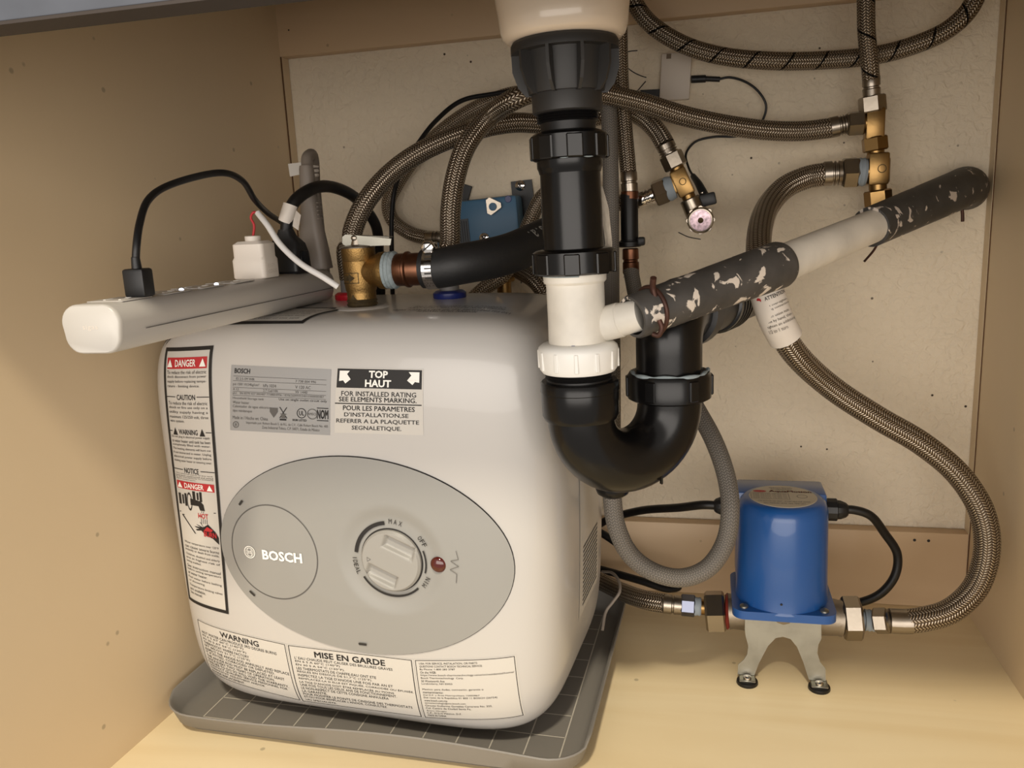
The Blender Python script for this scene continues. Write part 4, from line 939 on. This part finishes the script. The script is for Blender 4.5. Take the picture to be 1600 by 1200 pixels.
# ------------------------------------------------------------------ braided hoses
def ferrule(parent, a, b, r, mat=None, ridges=2):
    a, b = Vector(a), Vector(b); L = (b-a).length; prof = [(0, r*.92), (L*.05, r)]
    for k in range(ridges):
        t = L*(.45+.4*k/max(1, ridges)); prof += [(t, r), (t+L*.04, r*.86), (t+L*.1, r*.86), (t+L*.14, r)]
    prof += [(L*.97, r*.96), (L, r*.85)]
    return mk('ferrule', lathe(a, b-a, prof, 24), mat or M_STEEL, parent)
# A: hot outlet round to the stop valve tee
ha = thing('braided_hose', 'braided steel hose rising behind the brass relief valve', 'hose', hb_, 'braided steel hoses')
hbz = hb_+Vector((0, 0, .02))
mk('sleeve', hose([hbz, hbz+Vector((0, 0, .03)), (549, 395, hb_.y), (551, 362, hb_.y+.003), (570, 318, hb_.y+.01), (610, 271, hb_.y+.03), (660, 236, .81), (740, 204, .83), (800, 192, .85), (870, 194, .88), (930, 182, .902), (975, 172, .913), (1005, 184, .913), (1028, 207, .906), (1040, 227, .90)], .0100, 18), M_BRAID, ha, smooth=60)
ferrule(ha, at(1039, 225, .90), at(1047, 243, .90), .0098)
# B: cold inlet to upper tee
hb = thing('braided_hose', 'braided steel hose from blue-ringed stub over to the brass tee', 'hose', cb, 'braided steel hoses')
cbz = cb+Vector((0, 0, .022)); cY = cb.y
mk('sleeve', hose([cbz, cbz+Vector((0, 0, .02)), (703, 380, cY+.004), (704, 330, cY+.008), (712, 275, cY+.015), (730, 225, cY+.025), (765, 182, cY+.04), (808, 153, .78), (850, 140, .80), (900, 138, .82), (945, 147, .838), (1000, 160, .855), (1080, 184, .872), (1180, 202, .89), (1250, 205, .90), (1298, 200, .90)], .0098, 18), M_BRAID, hb, smooth=60)
ferrule(hb, at(1296, 200, .90), at(1328, 193, .90), .0100, ridges=3)
# C: back loop to the blue valve box
hc = thing('braided_hose', 'braided steel hose looping low on the wall to the blue box', 'hose', at(640, 365, .945), 'braided steel hoses')
mk('sleeve', hose([(905, -60, .93), (900, 40, .94), (880, 110, .945), (840, 140, .948), (790, 150, .95), (735, 174, .952), (688, 207, .953), (650, 245, .953), (622, 285, .953), (607, 318, .953), (613, 343, .953), (640, 364, .953), (668, 372, .95)], .0085, 16), M_BRAID, hc, smooth=60)
ferrule(hc, at(666, 372, .95), at(694, 372, .948), .0086)
# D: stop valve branch down behind the tank
hd = thing('braided_hose', 'braided steel hose dropping behind the tank from the chrome stop', 'hose', at(790, 425, .93), 'braided steel hoses')
mk('sleeve', hose([(1000, 312, .905), (975, 318, .905), (930, 302, .91), (885, 290, .915), (850, 305, .918), (828, 345, .912), (810, 390, .906), (788, 428, .902), (755, 452, .90), (720, 490, .898), (690, 560, .896), (680, 700, .896)], .0085, 16), M_BRAID, hd, smooth=60)
ferrule(hd, at(996, 314, .905), at(1022, 304, .905), .0090, M_CHROME)
# E + F: pull-down faucet hose
fh = thing('faucet_hose', 'long grey nylon-braided faucet hose looping below the trap', 'hose', at(1060, 905, .69))
fe = at(985, 418, .885)
mk('sleeve', hose([(932, -40, .868), (940, 60, .868), (950, 150, .868), (954, 260, .866), (955, 400, .85), (955, 470, .81), (955, 530, .73), (955, 620, .69), (955, 700, .675), (956, 770, .675), (964, 825, .675), (986, 868, .678), (1022, 894, .68), (1065, 903, .685), (1105, 888, .69), (1132, 850, .695), (1141, 800, .70), (1136, 750, .715), (1118, 695, .735), (1092, 645, .76), (1062, 595, .79), (1030, 545, .82), (1005, 500, .85), (994, 465, .87), (988, 435, .88), fe], .0082, 18), M_NYLON, fh, smooth=60)
ferrule(fh, at(986, 428, .885), at(985, 388, .885), .0088, M_COPPER, 1)
mk('hose_weight', lathe(at(957, 742, .675), (0, 0, -1), [(0, .010), (.002, .0135), (.012, .0150), (.016, .0135), (.019, .0090)], 28), M_ABS, fh)
qc = mk('quick_coupler', lathe(at(984, 384, .885), at(983, 305, .885)-at(984, 384, .885), [(0, .0085), (.001, .0098), (.006, .0100), (.0065, .0092), (.052, .0092), (.0535, .0088)], 26), M_ABS2, fh)
mk('locking_collar', lathe(at(984, 386, .885), (0, 0, 1), [(0, .0110), (.001, .0128), (.0055, .0128), (.0065, .0110)], 26), M_ABS2, qc)
mk('release_tab', obox(at(1002, 377, .88), (1, 0, 0), (0, 1, 0), (0, 0, 1), (.008, .010, .009), .002), M_ABS2, qc)
fs = thing('faucet_hose', 'braided steel faucet hose hanging straight down to the black coupler', 'hose', at(984, 305, .885))
mk('sleeve', hose([(965, -40, .89), (967, 40, .89), (970, 140, .89), (976, 210, .889), (982, 272, .886)], .0086, 18), M_BRAID, fs, smooth=60)
ferrule(fs, at(982, 268, .885), at(984, 300, .885), .0088, ridges=1)
mk('swivel', rod(at(984, 298, .885), at(984, 312, .885), .0092, 22), M_COPPER, fs)
# H, I: faucet supply hoses
hh = thing('supply_hose', 'drooping braided faucet supply hose with black tracer across the top', 'hose', at(1230, 95, .9), 'braided supply hoses')
mk('sleeve', hose([(965, -60, .925), (985, -8, .92), (1012, 33, .915), (1060, 66, .91), (1120, 86, .905), (1200, 95, .90), (1290, 94, .912), (1370, 86, .914), (1430, 70, .914), (1480, 47, .915), (1512, 18, .915), (1528, -15, .915), (1540, -80, .915)], .0088, 18), M_BRAIDT, hh, smooth=60)
hi = thing('supply_hose', 'upright braided supply hose with black tracer above the brass tee', 'hose', at(1361, 150, .9), 'braided supply hoses')
mk('sleeve', hose([(1350, -80, .885), (1353, 0, .885), (1354, 50, .886), (1359, 100, .89), (1361, 122, .895)], .0082, 18), M_BRAIDT, hi, smooth=60)
ferrule(hi, at(1361, 119, .895), at(1362, 152, .898), .0084, ridges=1)
# J: tee down to the pump
hj = thing('braided_hose', 'long braided steel hose sweeping from lower tee to blue pump', 'hose', at(1470, 960, .8), 'braided steel hoses')
jp = [(1290, 272, .90), (1262, 277, .90), (1228, 292, .89), (1203, 318, .87), (1189, 352, .83), (1186, 400, .785), (1196, 450, .76), (1214, 505, .762), (1242, 552, .775), (1300, 606, .80), (1370, 652, .81), (1440, 693, .815), (1498, 742, .815), (1534, 800, .81), (1542, 860, .805), (1524, 918, .80), (1484, 955, .79), (1440, 968, .785), (1416, 971, .785)]
mk('sleeve', hose(jp, .0115, 22), M_BRAID, hj, smooth=60)
ferrule(hj, at(1286, 272, .90), at(1316, 270, .90), .0122, ridges=2)
mk('crimp_end', hose([(1424, 971, .785), (1408, 971, .785), (1390, 970, .785)], .0118, 22), M_STEEL, hj, smooth=60)
lpath = spline([at(1194, 440, .764), at(1202, 470, .761), at(1213, 500, .762), at(1228, 528, .768)], 8)
jl = mk('care_label', tube(lpath, .0152, 28), M_WPLUG, hj, smooth=60)
ax_ = (at(1228, 528, .785)-at(1194, 440, .785)).normalized(); rgt = (Vector((0, -1, 0)).cross(-ax_)).normalized()*-1
def wrap(u, v):
    cc = at(1213, 492, .761)+(-ax_)*v; side = rgt if rgt.x > 0 else -rgt
    th_ = u/.0153; return cc+(side*math.sin(th_)+side.cross(-ax_).normalized()*(1 if side.cross(-ax_).y < 0 else -1)*math.cos(th_))*.0155
mk('lettering', lay(join2(fit(text2d('ATTENTION', bold=.02), (-.005, .017, .016, .0205)), para(['Do Not over-tighten', 'plumbing connections'], (-.0125, .0065, .016, .0130), just=False), para(['Tighten union nuts', 'close by hand, then', 'tighten an additional', '1/2 to 1 turn'], (-.0125, -.0135, .016, .0040), just=False)), wrap), M_INK, jl, smooth=0)
mk('red_mark', lay(ring2(-.0105, .0190, 0, .0024, n=8), wrap), M_RED, jl, smooth=0)

# ------------------------------------------------------------------ brass tees on the right
tr = thing('brass_tee_stack', 'two brass tees stacked above the dark rubber elbow', 'pipe fitting', at(1372, 330, .9))
def tv(x, y): return at(x, y, .90)
mk('top_nut', hexnut(tv(1362, 150), tv(1364, 176), .0128, .3), M_NICKEL, tr, smooth=20)
mk('upper_tee', obox(tv(1366, 194), (1, 0, 0), (0, 1, 0), (0, 0, 1), (.0175, .0175, .030), .002), M_BRASS, tr)
mk('upper_branch', hexnut(tv(1324, 194), tv(1350, 192), .0122, .2), M_NICKEL, tr, smooth=20)
mk('upper_stub', rod(tv(1348, 192), tv(1360, 192), .0085), M_BRASS, tr)
mk('middle_nut', hexnut(tv(1366, 214), tv(1368, 236), .0125, .5), M_BRASS, tr, smooth=20)
mk('neck', rod(tv(1368, 234), tv(1369, 246), .0082), M_BRASS, tr)
lt = mk('lower_tee', obox(tv(1371, 264), (1, 0, 0), (0, 1, 0), (0, 0, 1), (.0190, .020, .031), .002), M_BRASS, tr)
mk('cast_mark', lay(ring2(0, 0, .0034, .0042, n=24), on_plane(tv(1375, 264)+Vector((0, -.0104, 0)), (1, 0, 0), (0, 0, 1))), M_OLDBRASS, lt, smooth=0)
mk('side_wing', obox(tv(1384, 266), (1, 0, 0), (0, 1, 0), (0, 0, 1), (.006, .014, .024), .0015), M_BRASS, lt)
mk('lower_branch', hexnut(tv(1316, 270), tv(1341, 269), .0158, .1), M_NICKEL, tr, smooth=20)
mk('sealing_tape', lathe(tv(1339, 269), tv(1352, 269)-tv(1339, 269), [(0, .0132), (.002, .0140), (.004, .0134), (.006, .0140), (.0085, .0128)], 22), M_BLUETAPE, tr)
mk('lower_stub', rod(tv(1349, 268), tv(1364, 268), .0095), M_BRASS, tr)
mk('bottom_neck', rod(tv(1371, 284), tv(1372, 298), .0085), M_BRASS, tr)
mk('bottom_nut', hexnut(tv(1371, 297), tv(1373, 322), .0130, .2), M_BRASS, tr, smooth=20)
rs = mk('stop_body', rod(tv(1373, 320), tv(1374, 350), .010), M_CHROME, tr)
mk('wall_stub', rod(tv(1374, 340), tv(1374, 340)+Vector((0, YW-.9-.001, 0)), .009), M_CHROME, tr)

# ------------------------------------------------------------------ stop valve in the middle
sv = thing('stop_valve', 'chrome stop valve with brass tee and round knob on the wall', 'valve', at(1093, 345, .92))
def sv_(x, y, d=0): return at(x, y, .90+d)
sxd = (sv_(1082, 318)-sv_(1048, 240)).normalized()
mk('top_nut', hexnut(sv_(1047, 240), sv_(1057, 262), .0122, .4), M_NICKEL, sv, smooth=20)
mk('neck', rod(sv_(1056, 258), sv_(1060, 270), .0075), M_BRASS, sv)
px_, py_, pz_ = frame(sxd, (0, 1, 0))
bt = mk('brass_body', obox(sv_(1066, 285), px_, py_, pz_, (.0170, .0170, .029), .002), M_BRASS, sv)
mk('cast_mark', lay(ring2(0, 0, .0030, .0037, n=24), on_plane(sv_(1067, 284)+Vector((0, -.0096, 0)), (1, 0, 0), (0, 0, 1))), M_OLDBRASS, bt, smooth=0)
mk('branch_stub', obox(sv_(1052, 290), px_, py_, pz_, (.014, .014, .018), .002), M_BRASS, sv)
mk('branch_nut', hexnut(sv_(1022, 304), sv_(1042, 296), .0140, .2), M_NICKEL, sv, smooth=20)
mk('sealing_tape', lathe(sv_(1040, 297), sv_(1053, 292)-sv_(1040, 297), [(0, .0125), (.003, .0132), (.006, .0126), (.009, .0115)], 22), M_BLUETAPE, sv)
mk('lower_neck', rod(sv_(1073, 300), sv_(1078, 313), .0070), M_BRASS, sv)
mk('valve_body', rod(sv_(1077, 310), sv_(1088, 336), .0105, 26), M_NICKEL, sv)
mk('wall_stub', rod(sv_(1090, 338), sv_(1090, 338)+Vector((0, YW-.9-.001, 0)), .0095), M_CHROME, sv)
mk('knob_stem', rod(sv_(1091, 338), sv_(1094, 343, -.030), .006), M_CHROME, sv)
kdir = (sv_(1095, 345, -.046)-sv_(1094, 343, -.026)).normalized(); kc0 = sv_(1094, 343, -.026)
kn = mk('knob', lathe(kc0, kdir, [(0, .0095), (.001, .0125), (.003, .0135), (.010, .0135), (.0125, .0126), (.0138, .0118), (.0140, .0112), (.0136, .0070), (.0136, .0052), (.0142, .0048)], 40), M_NICKEL, sv)
mk('knob_plate', lathe(kc0+kdir*.0137, kdir, [(0, .0108), (.0006, .0104), (.0008, .0050)], 32), plain('pink_reflection_face', (196, 172, 180), .3, metal=.8, var=.35, vscale=300), kn)  # pinkish reflection of the shiny knob put into the face colour
kx, ky, kz = frame(kdir)
for k in range(8):
    a = 2*PI*k/8; c = kx*math.cos(a)*.0122+ky*math.sin(a)*.0122
    mk('knob_lobe', rod(kc0+c+kdir*.0015, kc0+c+kdir*.0115, .0025, 10), M_NICKEL, kn)
mk('knob_screw', lathe(kc0+kdir*.0140, kdir, [(0, .0030), (.0008, .0028), (.0014, .0014)], 14), M_OLDBRASS, kn)

# wall sensor with cable and clip
se = thing('wall_sensor', 'small white rectangular sensor stuck on the wall above the hoses', 'sensor', at(1056, 120, YW))
q0, q1, q2, q3 = [at(x, y, YW-.008) for x, y in ((1033, 82), (1081, 79), (1079, 159), (1029, 156))]
ex = (q1-q0).normalized(); ez = (q0-q3).normalized(); wd, hg = (q1-q0).length, (q0-q3).length
mk('housing', obox((q0+q1+q2+q3)/4+Vector((0, .0045, 0)), ex, (0, 1, 0), ez, (wd, .009, hg), .0015), M_CARD, se)
mk('window', obox(at(1045, 88, YW-.0082), ex, (0, 1, 0), ez, (.0050, .0006, .0050)), M_BROWNDOT, se, smooth=0)
mk('adhesive_pad', obox(at(1016, 147, YW-.003), ex, (0, 1, 0), ez, (.022, .005, .009), .0005, 1), M_BPLUG, se)
mk('plug', rod(at(1080, 124, YW-.006), at(1103, 123, YW-.006), .0040, 14), M_BPLUG, se)
mk('plug_neck', rod(at(1101, 123, YW-.006), at(1125, 124, YW-.006), .0028, 14), M_BPLUG, se)
mk('cord', hose([(1122, 124, YW-.006), (1140, 121, YW-.007), (1165, 128, YW-.01), (1185, 143, YW-.012), (1197, 165, YW-.012), (1192, 187, YW-.01), (1178, 205, YW-.006), (1150, 213, YW-.005), (1115, 214, YW-.005), (1086, 222, YW-.006), (1072, 240, YW-.01), (1076, 262, YW-.02), (1088, 282, .925)], .0013, 10), M_CORD, se, smooth=60)
mk('probe_boot', hose([(1083, 275, .93), (1092, 288, .915), (1102, 308, .905)], lambda t: .0030+.0018*t, 12), M_BPLUG, se, smooth=60)
mk('probe_pin', rod(at(1097, 300, .905), at(1103, 316, .905), .0022, 10), M_NICKEL, se)
cli = thing('pipe_clip', 'small black plastic clip gripping the chrome stop valve', 'clip', at(1108, 313, .9))
mk('block', obox(at(1105, 312, .905), Vector((.97, 0, .2)).normalized(), (0, 1, 0), Vector((-.2, 0, .97)).normalized(), (.018, .014, .013), .002), M_BPLUG, cli)
mk('jaw', obox(at(1073, 325, .905), px_, py_, pz_, (.008, .012, .010), .0015), M_BPLUG, cli)

# ------------------------------------------------------------------ blue valve controller on the wall
bx = thing('valve_controller', 'dull blue valve controller box on black bracket behind the discharge hose', 'controller', at(765, 345, YW))
q0, q1, q3 = at(700, 316, .925), at(806, 304, .925), at(704, 392, .925)
ex = (q1-q0).normalized(); ez = Vector((0, -1, 0)).cross(ex).normalized(); ez = ez if ez.z > 0 else -ez
wd, hg = (q1-q0).length, .066
cen = q0+ex*(wd/2)-ez*(hg/2)
hx = mk('housing', obox(cen+Vector((0, .016, 0)), ex, (0, 1, 0), ez, (wd, .032, hg), .004), M_BOXBLUE, bx)
mk('name_plate', obox(at(721, 362, .9245), ex, (0, 1, 0), ez, (.019, .0008, .028)), plain('dull_plate', (70, 74, 80), .6), hx, smooth=0)
for k in range(6): mk('plate_line', obox(at(712+k*3.6, 362, .9240), ex, (0, 1, 0), ez, (.0008, .0004, .024)), M_INK, hx, smooth=0)
tri = []
for k in range(3):
    for da in (-14, 14):
        a = math.radians(90+30+120*k+da); tri.append((.0102*math.cos(a), .0102*math.sin(a)))
mk('hand_wheel', extrude(tri, at(771, 322, .9235), ex, ez, (0, -1, 0), .004), M_STEEL, hx, smooth=20)
mk('wheel_hub', lathe(at(770, 323, .9195), (0, -1, 0), [(0, .0046), (.0015, .0044), (.0018, .002)], 18), M_BOXBLUE, hx)
mk('corner_hole', lathe(at(794, 311, .9247), (0, -1, 0), [(0, .0040), (.0006, .0036)], 16), M_BLUERING, hx)
def phillips(p, r, parent, d=(0, -1, 0)):
    s = mk('screw', lathe(p, d, [(0, r), (r*.25, r*.95), (r*.45, r*.6)], 20), M_CHROME, parent)
    mk('cross_slot', obox(Vector(p)+Vector(d)*r*.45, (.7, 0, .7), d, (-.7, 0, .7), (r*1.1, .0005, r*.22)), M_SLOT, s, smooth=0)
    mk('cross_slot', obox(Vector(p)+Vector(d)*r*.45, (-.7, 0, .7), d, (.7, 0, .7), (r*1.1, .0005, r*.22)), M_SLOT, s, smooth=0)
phillips(at(757, 372, .9245), .0062, hx)
bk = mk('bracket', extrude([(0, 0), (.025, 0), (.0265, -.075), (.0, -.12), (-.004, -.075)][:4], at(798, 284, YW-.004), ex, ez, (0, 1, 0), .003), M_BPLUG, bx, smooth=0)
phillips(at(813, 290, YW-.004), .0062, bk)
mk('bracket', obox(at(724, 308, YW-.004), Vector((.94, 0, -.34)), (0, 1, 0), Vector((.34, 0, .94)), (.014, .003, .03), .0005, 1), M_BPLUG, bx)
mk('outlet_fitting', rod(cen-ex*.028-ez*.018+Vector((0, .02, 0)), cen-ex*(wd/2+.006)-ez*.018+Vector((0, .02, 0)), .0095), M_NICKEL, bx)
bc = at(787, 432, .935); mk('brass_union', hexnut(bc+Vector((0, 0, .022)), bc-Vector((0, 0, .006)), .0130), M_BRASS, bx, smooth=20)
mk('union_pipe', rod(bc-Vector((0, 0, .12)), bc+Vector((0, 0, .05)), .0085), M_BRASS, bx)

# thin black sensor wire
mk('sensor_wire', hose([(890, 150, .935), (830, 140, .932), (770, 147, .928), (720, 158, .92), (680, 190, .905), (652, 226, .89), (628, 265, .87), (616, 300, .86), (612, 340, .86), (612, 385, .86), (613, 440, .875), (615, 520, .89)], .0026, 10), M_CORD, None, 'thin black wire hanging down in front of the looped braided hoses', 'wire', smooth=60)

# ------------------------------------------------------------------ circulation pump
PY = .80
pc = at(1219, 968, PY); pump = thing('circulation_pump', 'blue circulation pump on a zinc bracket with round top label', 'pump', Vector((pc.x, PY, 0)))
PX = pc.x; zb_ = at(1218, 952, PY-.03).z; ztp = at(1218, 792, PY-.03).z
PR = .0435
Pd = lambda x, y, z: Vector((PX+x, PY+y, z))
cprof = [(0, PR+.0015), (.004, PR+.0005), (.02, PR), (ztp-zb_-.012, PR-.0012), (ztp-zb_-.004, PR-.0035), (ztp-zb_-.001, PR-.007), (ztp-zb_, PR-.010), (ztp-zb_, PR-.02)]
mk('motor_can', lathe(Pd(0, 0, zb_), (0, 0, 1), cprof, 56), M_BLUE, pump)
mk('wiring_box', box((PX-.043, PY+.012, zb_+.006), (PX+.043, PY+.055, ztp-.001), .003), M_BLUE, pump)
fp = mk('flange_plate', extrude(rrect(.096, .092, .012, 6), Pd(0, .002, zb_-.006), (1, 0, 0), (0, 1, 0), (0, 0, 1), .0085), M_BLUE, pump, smooth=30)
for x, y in ((-.037, -.034), (.037, -.034), (-.037, .036), (.037, .036)):
    mk('flange_screw', lathe(Pd(x, y, zb_+.0025), (0, 0, 1), [(0, .0042), (.0015, .004), (.003, .002)], 16), M_ZINC, fp)
mk('vent_hole', lathe(at(1221, 945, PY-PR-.0006), (0, -1, 0), [(0, .0012), (.0003, .001)], 10), M_INK, pump, smooth=0)
lb_ = mk('round_label', lathe(Pd(0, 0, ztp-.0001), (0, 0, 1), [(0, PR-.0115), (.0004, PR-.0118)], 48), M_LABELP, pump)
pl = on_plane(Pd(0, 0, ztp+.0005), (1, 0, 0), (0, 1, 0))
mk('lettering', lay(join2(fit(text2d('Hydronic Specialty\nCirculating Pump', 'CENTER'), (-.011, .017, .011, .026)), *[fit(text2d('MODEL AM5-FUV1L  115V 60Hz  0.6A'), (-.028, y, .004, y+.0025)) for y in (.004, 0, -.004, -.008)], frame2(-.030, -.010, .006, .008, .0004, .0004),
   ring2(.018, 0, .0045, .005, n=20), fit(text2d('FOR INDOOR USE ONLY - ACCEPTABLE FOR WATER'), (-.024, -.017, .024, -.0140)), fit(text2d('MAX PRESSURE 145 PSI  MAX TEMP 230 F'), (-.019, -.0225, .019, -.0195))), pl), M_INKG, lb_, smooth=0)
mk('red_lettering', lay(join2(fit(text2d('AquaMotion', bold=.02), (-.012, .0095, .028, .0165)), ring2(-.021, .0128, 0, .0032, n=16, sx=2)), pl), M_RED, lb_, smooth=0)
for s in (-1, 1):
    g = mk('cable_gland', lathe(Pd(s*.042, .028, ztp-.022), (s, 0, 0), [(0, .0105), (.002, .0115), (.012, .0115), (.013, .0098), (.016, .0095), (.021, .0075), (.023, .0055)], 12), M_BPLUG, pump, smooth=25)
mk('volute', lathe(Pd(0, .002, zb_-.032), (0, 0, 1), [(0, .018), (.006, .028), (.016, .034), (.027, .036)], 40), M_CAST, pump)
AZ = at(1330, 966, PY).z
for s in (-1, 1):
    xs = (lambda px, py: at(px, py, PY).x-PX)
    if s < 0: A1, A2, G1, G2 = 1160, 1138, 1138, 1100
    else: A1, A2, G1, G2 = 1280, 1316, 1316, 1346
    yy = 955 if s < 0 else 966; zz_ = at(A2, yy, PY).z
    mk('port_neck', lathe(Pd(xs(A1, yy)*.45, 0, (zz_+zb_-.015)/2), Pd(xs(A2, yy), 0, zz_)-Pd(xs(A1, yy)*.45, 0, (zz_+zb_-.015)/2), [(0, .022), (.012, .020), (abs(xs(A2, yy)-xs(A1, yy)*.45)-.004, .0175), (abs(xs(A2, yy)-xs(A1, yy)*.45), .018)], 28), M_CAST, pump)
    if s < 0: mk('gasket', rod(Pd(xs(1140, yy), 0, zz_), Pd(xs(1133, yy), 0, zz_), .0185, 28), M_GASKET, pump)
    mk('union_nut', hexnut(Pd(xs(G1 if s > 0 else 1133, yy), 0, zz_), Pd(xs(G2 if s > 0 else 1102, yy), 0, at(G2, yy, PY).z), .0215, .26 if s < 0 else .1), M_NICKEL, pump, smooth=20)
# zinc mounting bracket
bo = [(-.0355, 0), (.0345, 0), (.0352, -.016), (.0325, -.021), (.0318, -.028), (.0345, -.035), (.0395, -.040), (.0400, -.050), (.0245, -.050), (.0190, -.036), (.0130, -.024), (.0070, -.018), (0, -.0165), (-.0070, -.018), (-.0140, -.025), (-.0225, -.040), (-.0265, -.050), (-.0425, -.050), (-.0420, -.042), (-.0370, -.038), (-.0335, -.033), (-.0325, -.026), (-.0352, -.018), (-.036, -.012)]
zt_ = zb_-.007; bt_ = Vector((0, -.34, .94)).normalized(); bn_ = Vector((0, -.94, -.34)).normalized()
ln = (zt_-.0050)/(.050*.94)
bdn = Vector((0, -.004, -(zt_-.006))).normalized(); Lb = math.hypot(.004, zt_-.006)
bkt = mk('mounting_bracket', extrude([(x, y*Lb/.050) for x, y in bo], Pd(0, -.030, zt_), (1, 0, 0), -bdn, (0, -.9, .3), .0018), M_ZINC, pump, smooth=0)
mk('bracket_shelf', box((PX-.036, PY-.032, zt_-.0006), (PX+.036, PY+.03, zt_+.0016), .0005), M_ZINC, bkt)
for s in (-1, 1):
    fx = s*.0335
    ft = mk('bracket_foot', box((PX+fx-.0078, PY-.046, .0042), (PX+fx+.0078, PY-.032, .0062), .0006, 1), M_ZINC, bkt)
    mk('rubber_pad', lathe(Pd(fx, -.040, 0), (0, 0, 1), [(0, .0098), (.0012, .0104), (.0035, .0100), (.0046, .0080)], 24), M_ABS2, ft)
    mk('foot_stud', lathe(Pd(fx, -.041, .006), (0, 0, 1), [(0, .0040), (.002, .0038), (.003, .002)], 14), M_CHROME, ft)
# hose unions beside the pump
pu = thing('hose_union', 'nickel union and blue hex nipple on the left of the pump', 'pipe fitting', at(1075, 946, PY))
mk('blue_nut', hexnut(at(1064, 945, PY), at(1086, 947, PY), .0112, .2), plain('blue_plated_steel', (112, 116, 132), .3, metal=1), pu, smooth=20)
mk('sealing_tape', lathe(at(1084, 947, PY), at(1096, 948, PY)-at(1084, 947, PY), [(0, .0090), (.002, .0096), (.004, .0090), (.006, .0096), (.0075, .0088)], 20), M_BLUETAPE, pu)
mk('brass_stub', rod(at(1094, 948, PY), at(1104, 949, PY), .0080), M_BRASS, pu)
pu2 = thing('hose_union', 'nickel hex union and brass nipple on the right of the pump', 'pipe fitting', at(1368, 970, PY))
mk('tape_thread', lathe(at(1345, 968, PY), at(1368, 970, PY)-at(1345, 968, PY), [(0, .0082), (.003, .0082), (.0035, .0108), (.006, .0100), (.008, .0108), (.010, .0100), (.012, .0106), (.014, .0098)], 22), M_BLUETAPE, pu2)
mk('hex_nut', hexnut(at(1366, 970, .792), at(1388, 970, .788), .0125, .3), M_NICKEL, pu2, smooth=20)
mk('nut_skirt', lathe(at(1387, 970, .788), at(1394, 970, .787)-at(1387, 970, .788), [(0, .0108), (.002, .0118), (.004, .0105)], 22), M_NICKEL, pu2)
# K: hose from the pump back behind the tank
hk = thing('braided_hose', 'braided steel hose leaving the pump union behind the tank corner', 'hose', at(990, 930, .83), 'braided steel hoses')
mk('sleeve', hose([(1040, 943, .80), (1015, 939, .808), (985, 930, .83), (950, 914, .872), (915, 895, .892), (880, 860, .902), (866, 780, .905), (862, 650, .905), (862, 540, .905), (856, 470, .905), (838, 440, .914), (815, 425, .93), (796, 412, .936)], .0100, 18), M_BRAID, hk, smooth=60)
ferrule(hk, at(1036, 943, .80), at(1066, 946, .80), .0100, ridges=1)
# power cords of the pump
pcl = thing('pump_cord', 'black pump cord running left from the pump behind the tank', 'cable', at(1060, 795, .83))
gl = Pd(-.064, .028, ztp-.022)
mk('cord', hose([gl+Vector((.006, 0, 0)), gl+Vector((-.010, .001, 0)), (1062, 793, .85), (1000, 798, .89), (950, 812, .918), (915, 832, .932), (892, 838, .938), (905, 818, .936), (938, 832, .925), (975, 857, .912), (1015, 886, .902), (1048, 906, .898), (1060, 916, .896), (1045, 920, .899), (1000, 907, .910), (940, 890, .925), (900, 880, .936)], .0046, 14), M_CORD, pcl, smooth=60)
pcr = thing('pump_cord', 'black pump cord curling round on the right of the pump', 'cable', at(1400, 870, .84))
gr = Pd(.064, .028, ztp-.022)
mk('cord', hose([gr-Vector((.006, 0, 0)), gr+Vector((.006, .001, 0)), gr+Vector((.022, .004, -.006)), (1382, 833, .845), (1402, 866, .85), (1398, 900, .85), (1375, 928, .85), (1340, 942, .85), (1300, 944, .86), (1255, 940, .87)], .0044, 14), M_CORD, pcr, smooth=60)
# thin grey lead lying over the tray edge
mk('grey_lead', hose([(941, 893, .85), (956, 895, .835), (967, 908, .815), (968, 925, .80), (958, 940, .795), (947, 955, .79), (941, 985, .775)], .0016, 8), M_GPLUG, None, 'thin grey lead drooping beside the tank at the tray edge', 'wire', smooth=60)
# perforated strap behind the drain pipe
mk('pipe_strap', extrude([(-.004, -.030), (.004, -.030), (.006, -.01), (.004, .015), (.0, .03), (-.005, .03), (-.001, .012), (.001, -.01)], at(943, 358, .600), (1, 0, 0), (0, 0, 1), (0, 1, 0), .0015), M_CAST, None, 'perforated metal strap curving behind the black drain pipe', 'strap', smooth=30)
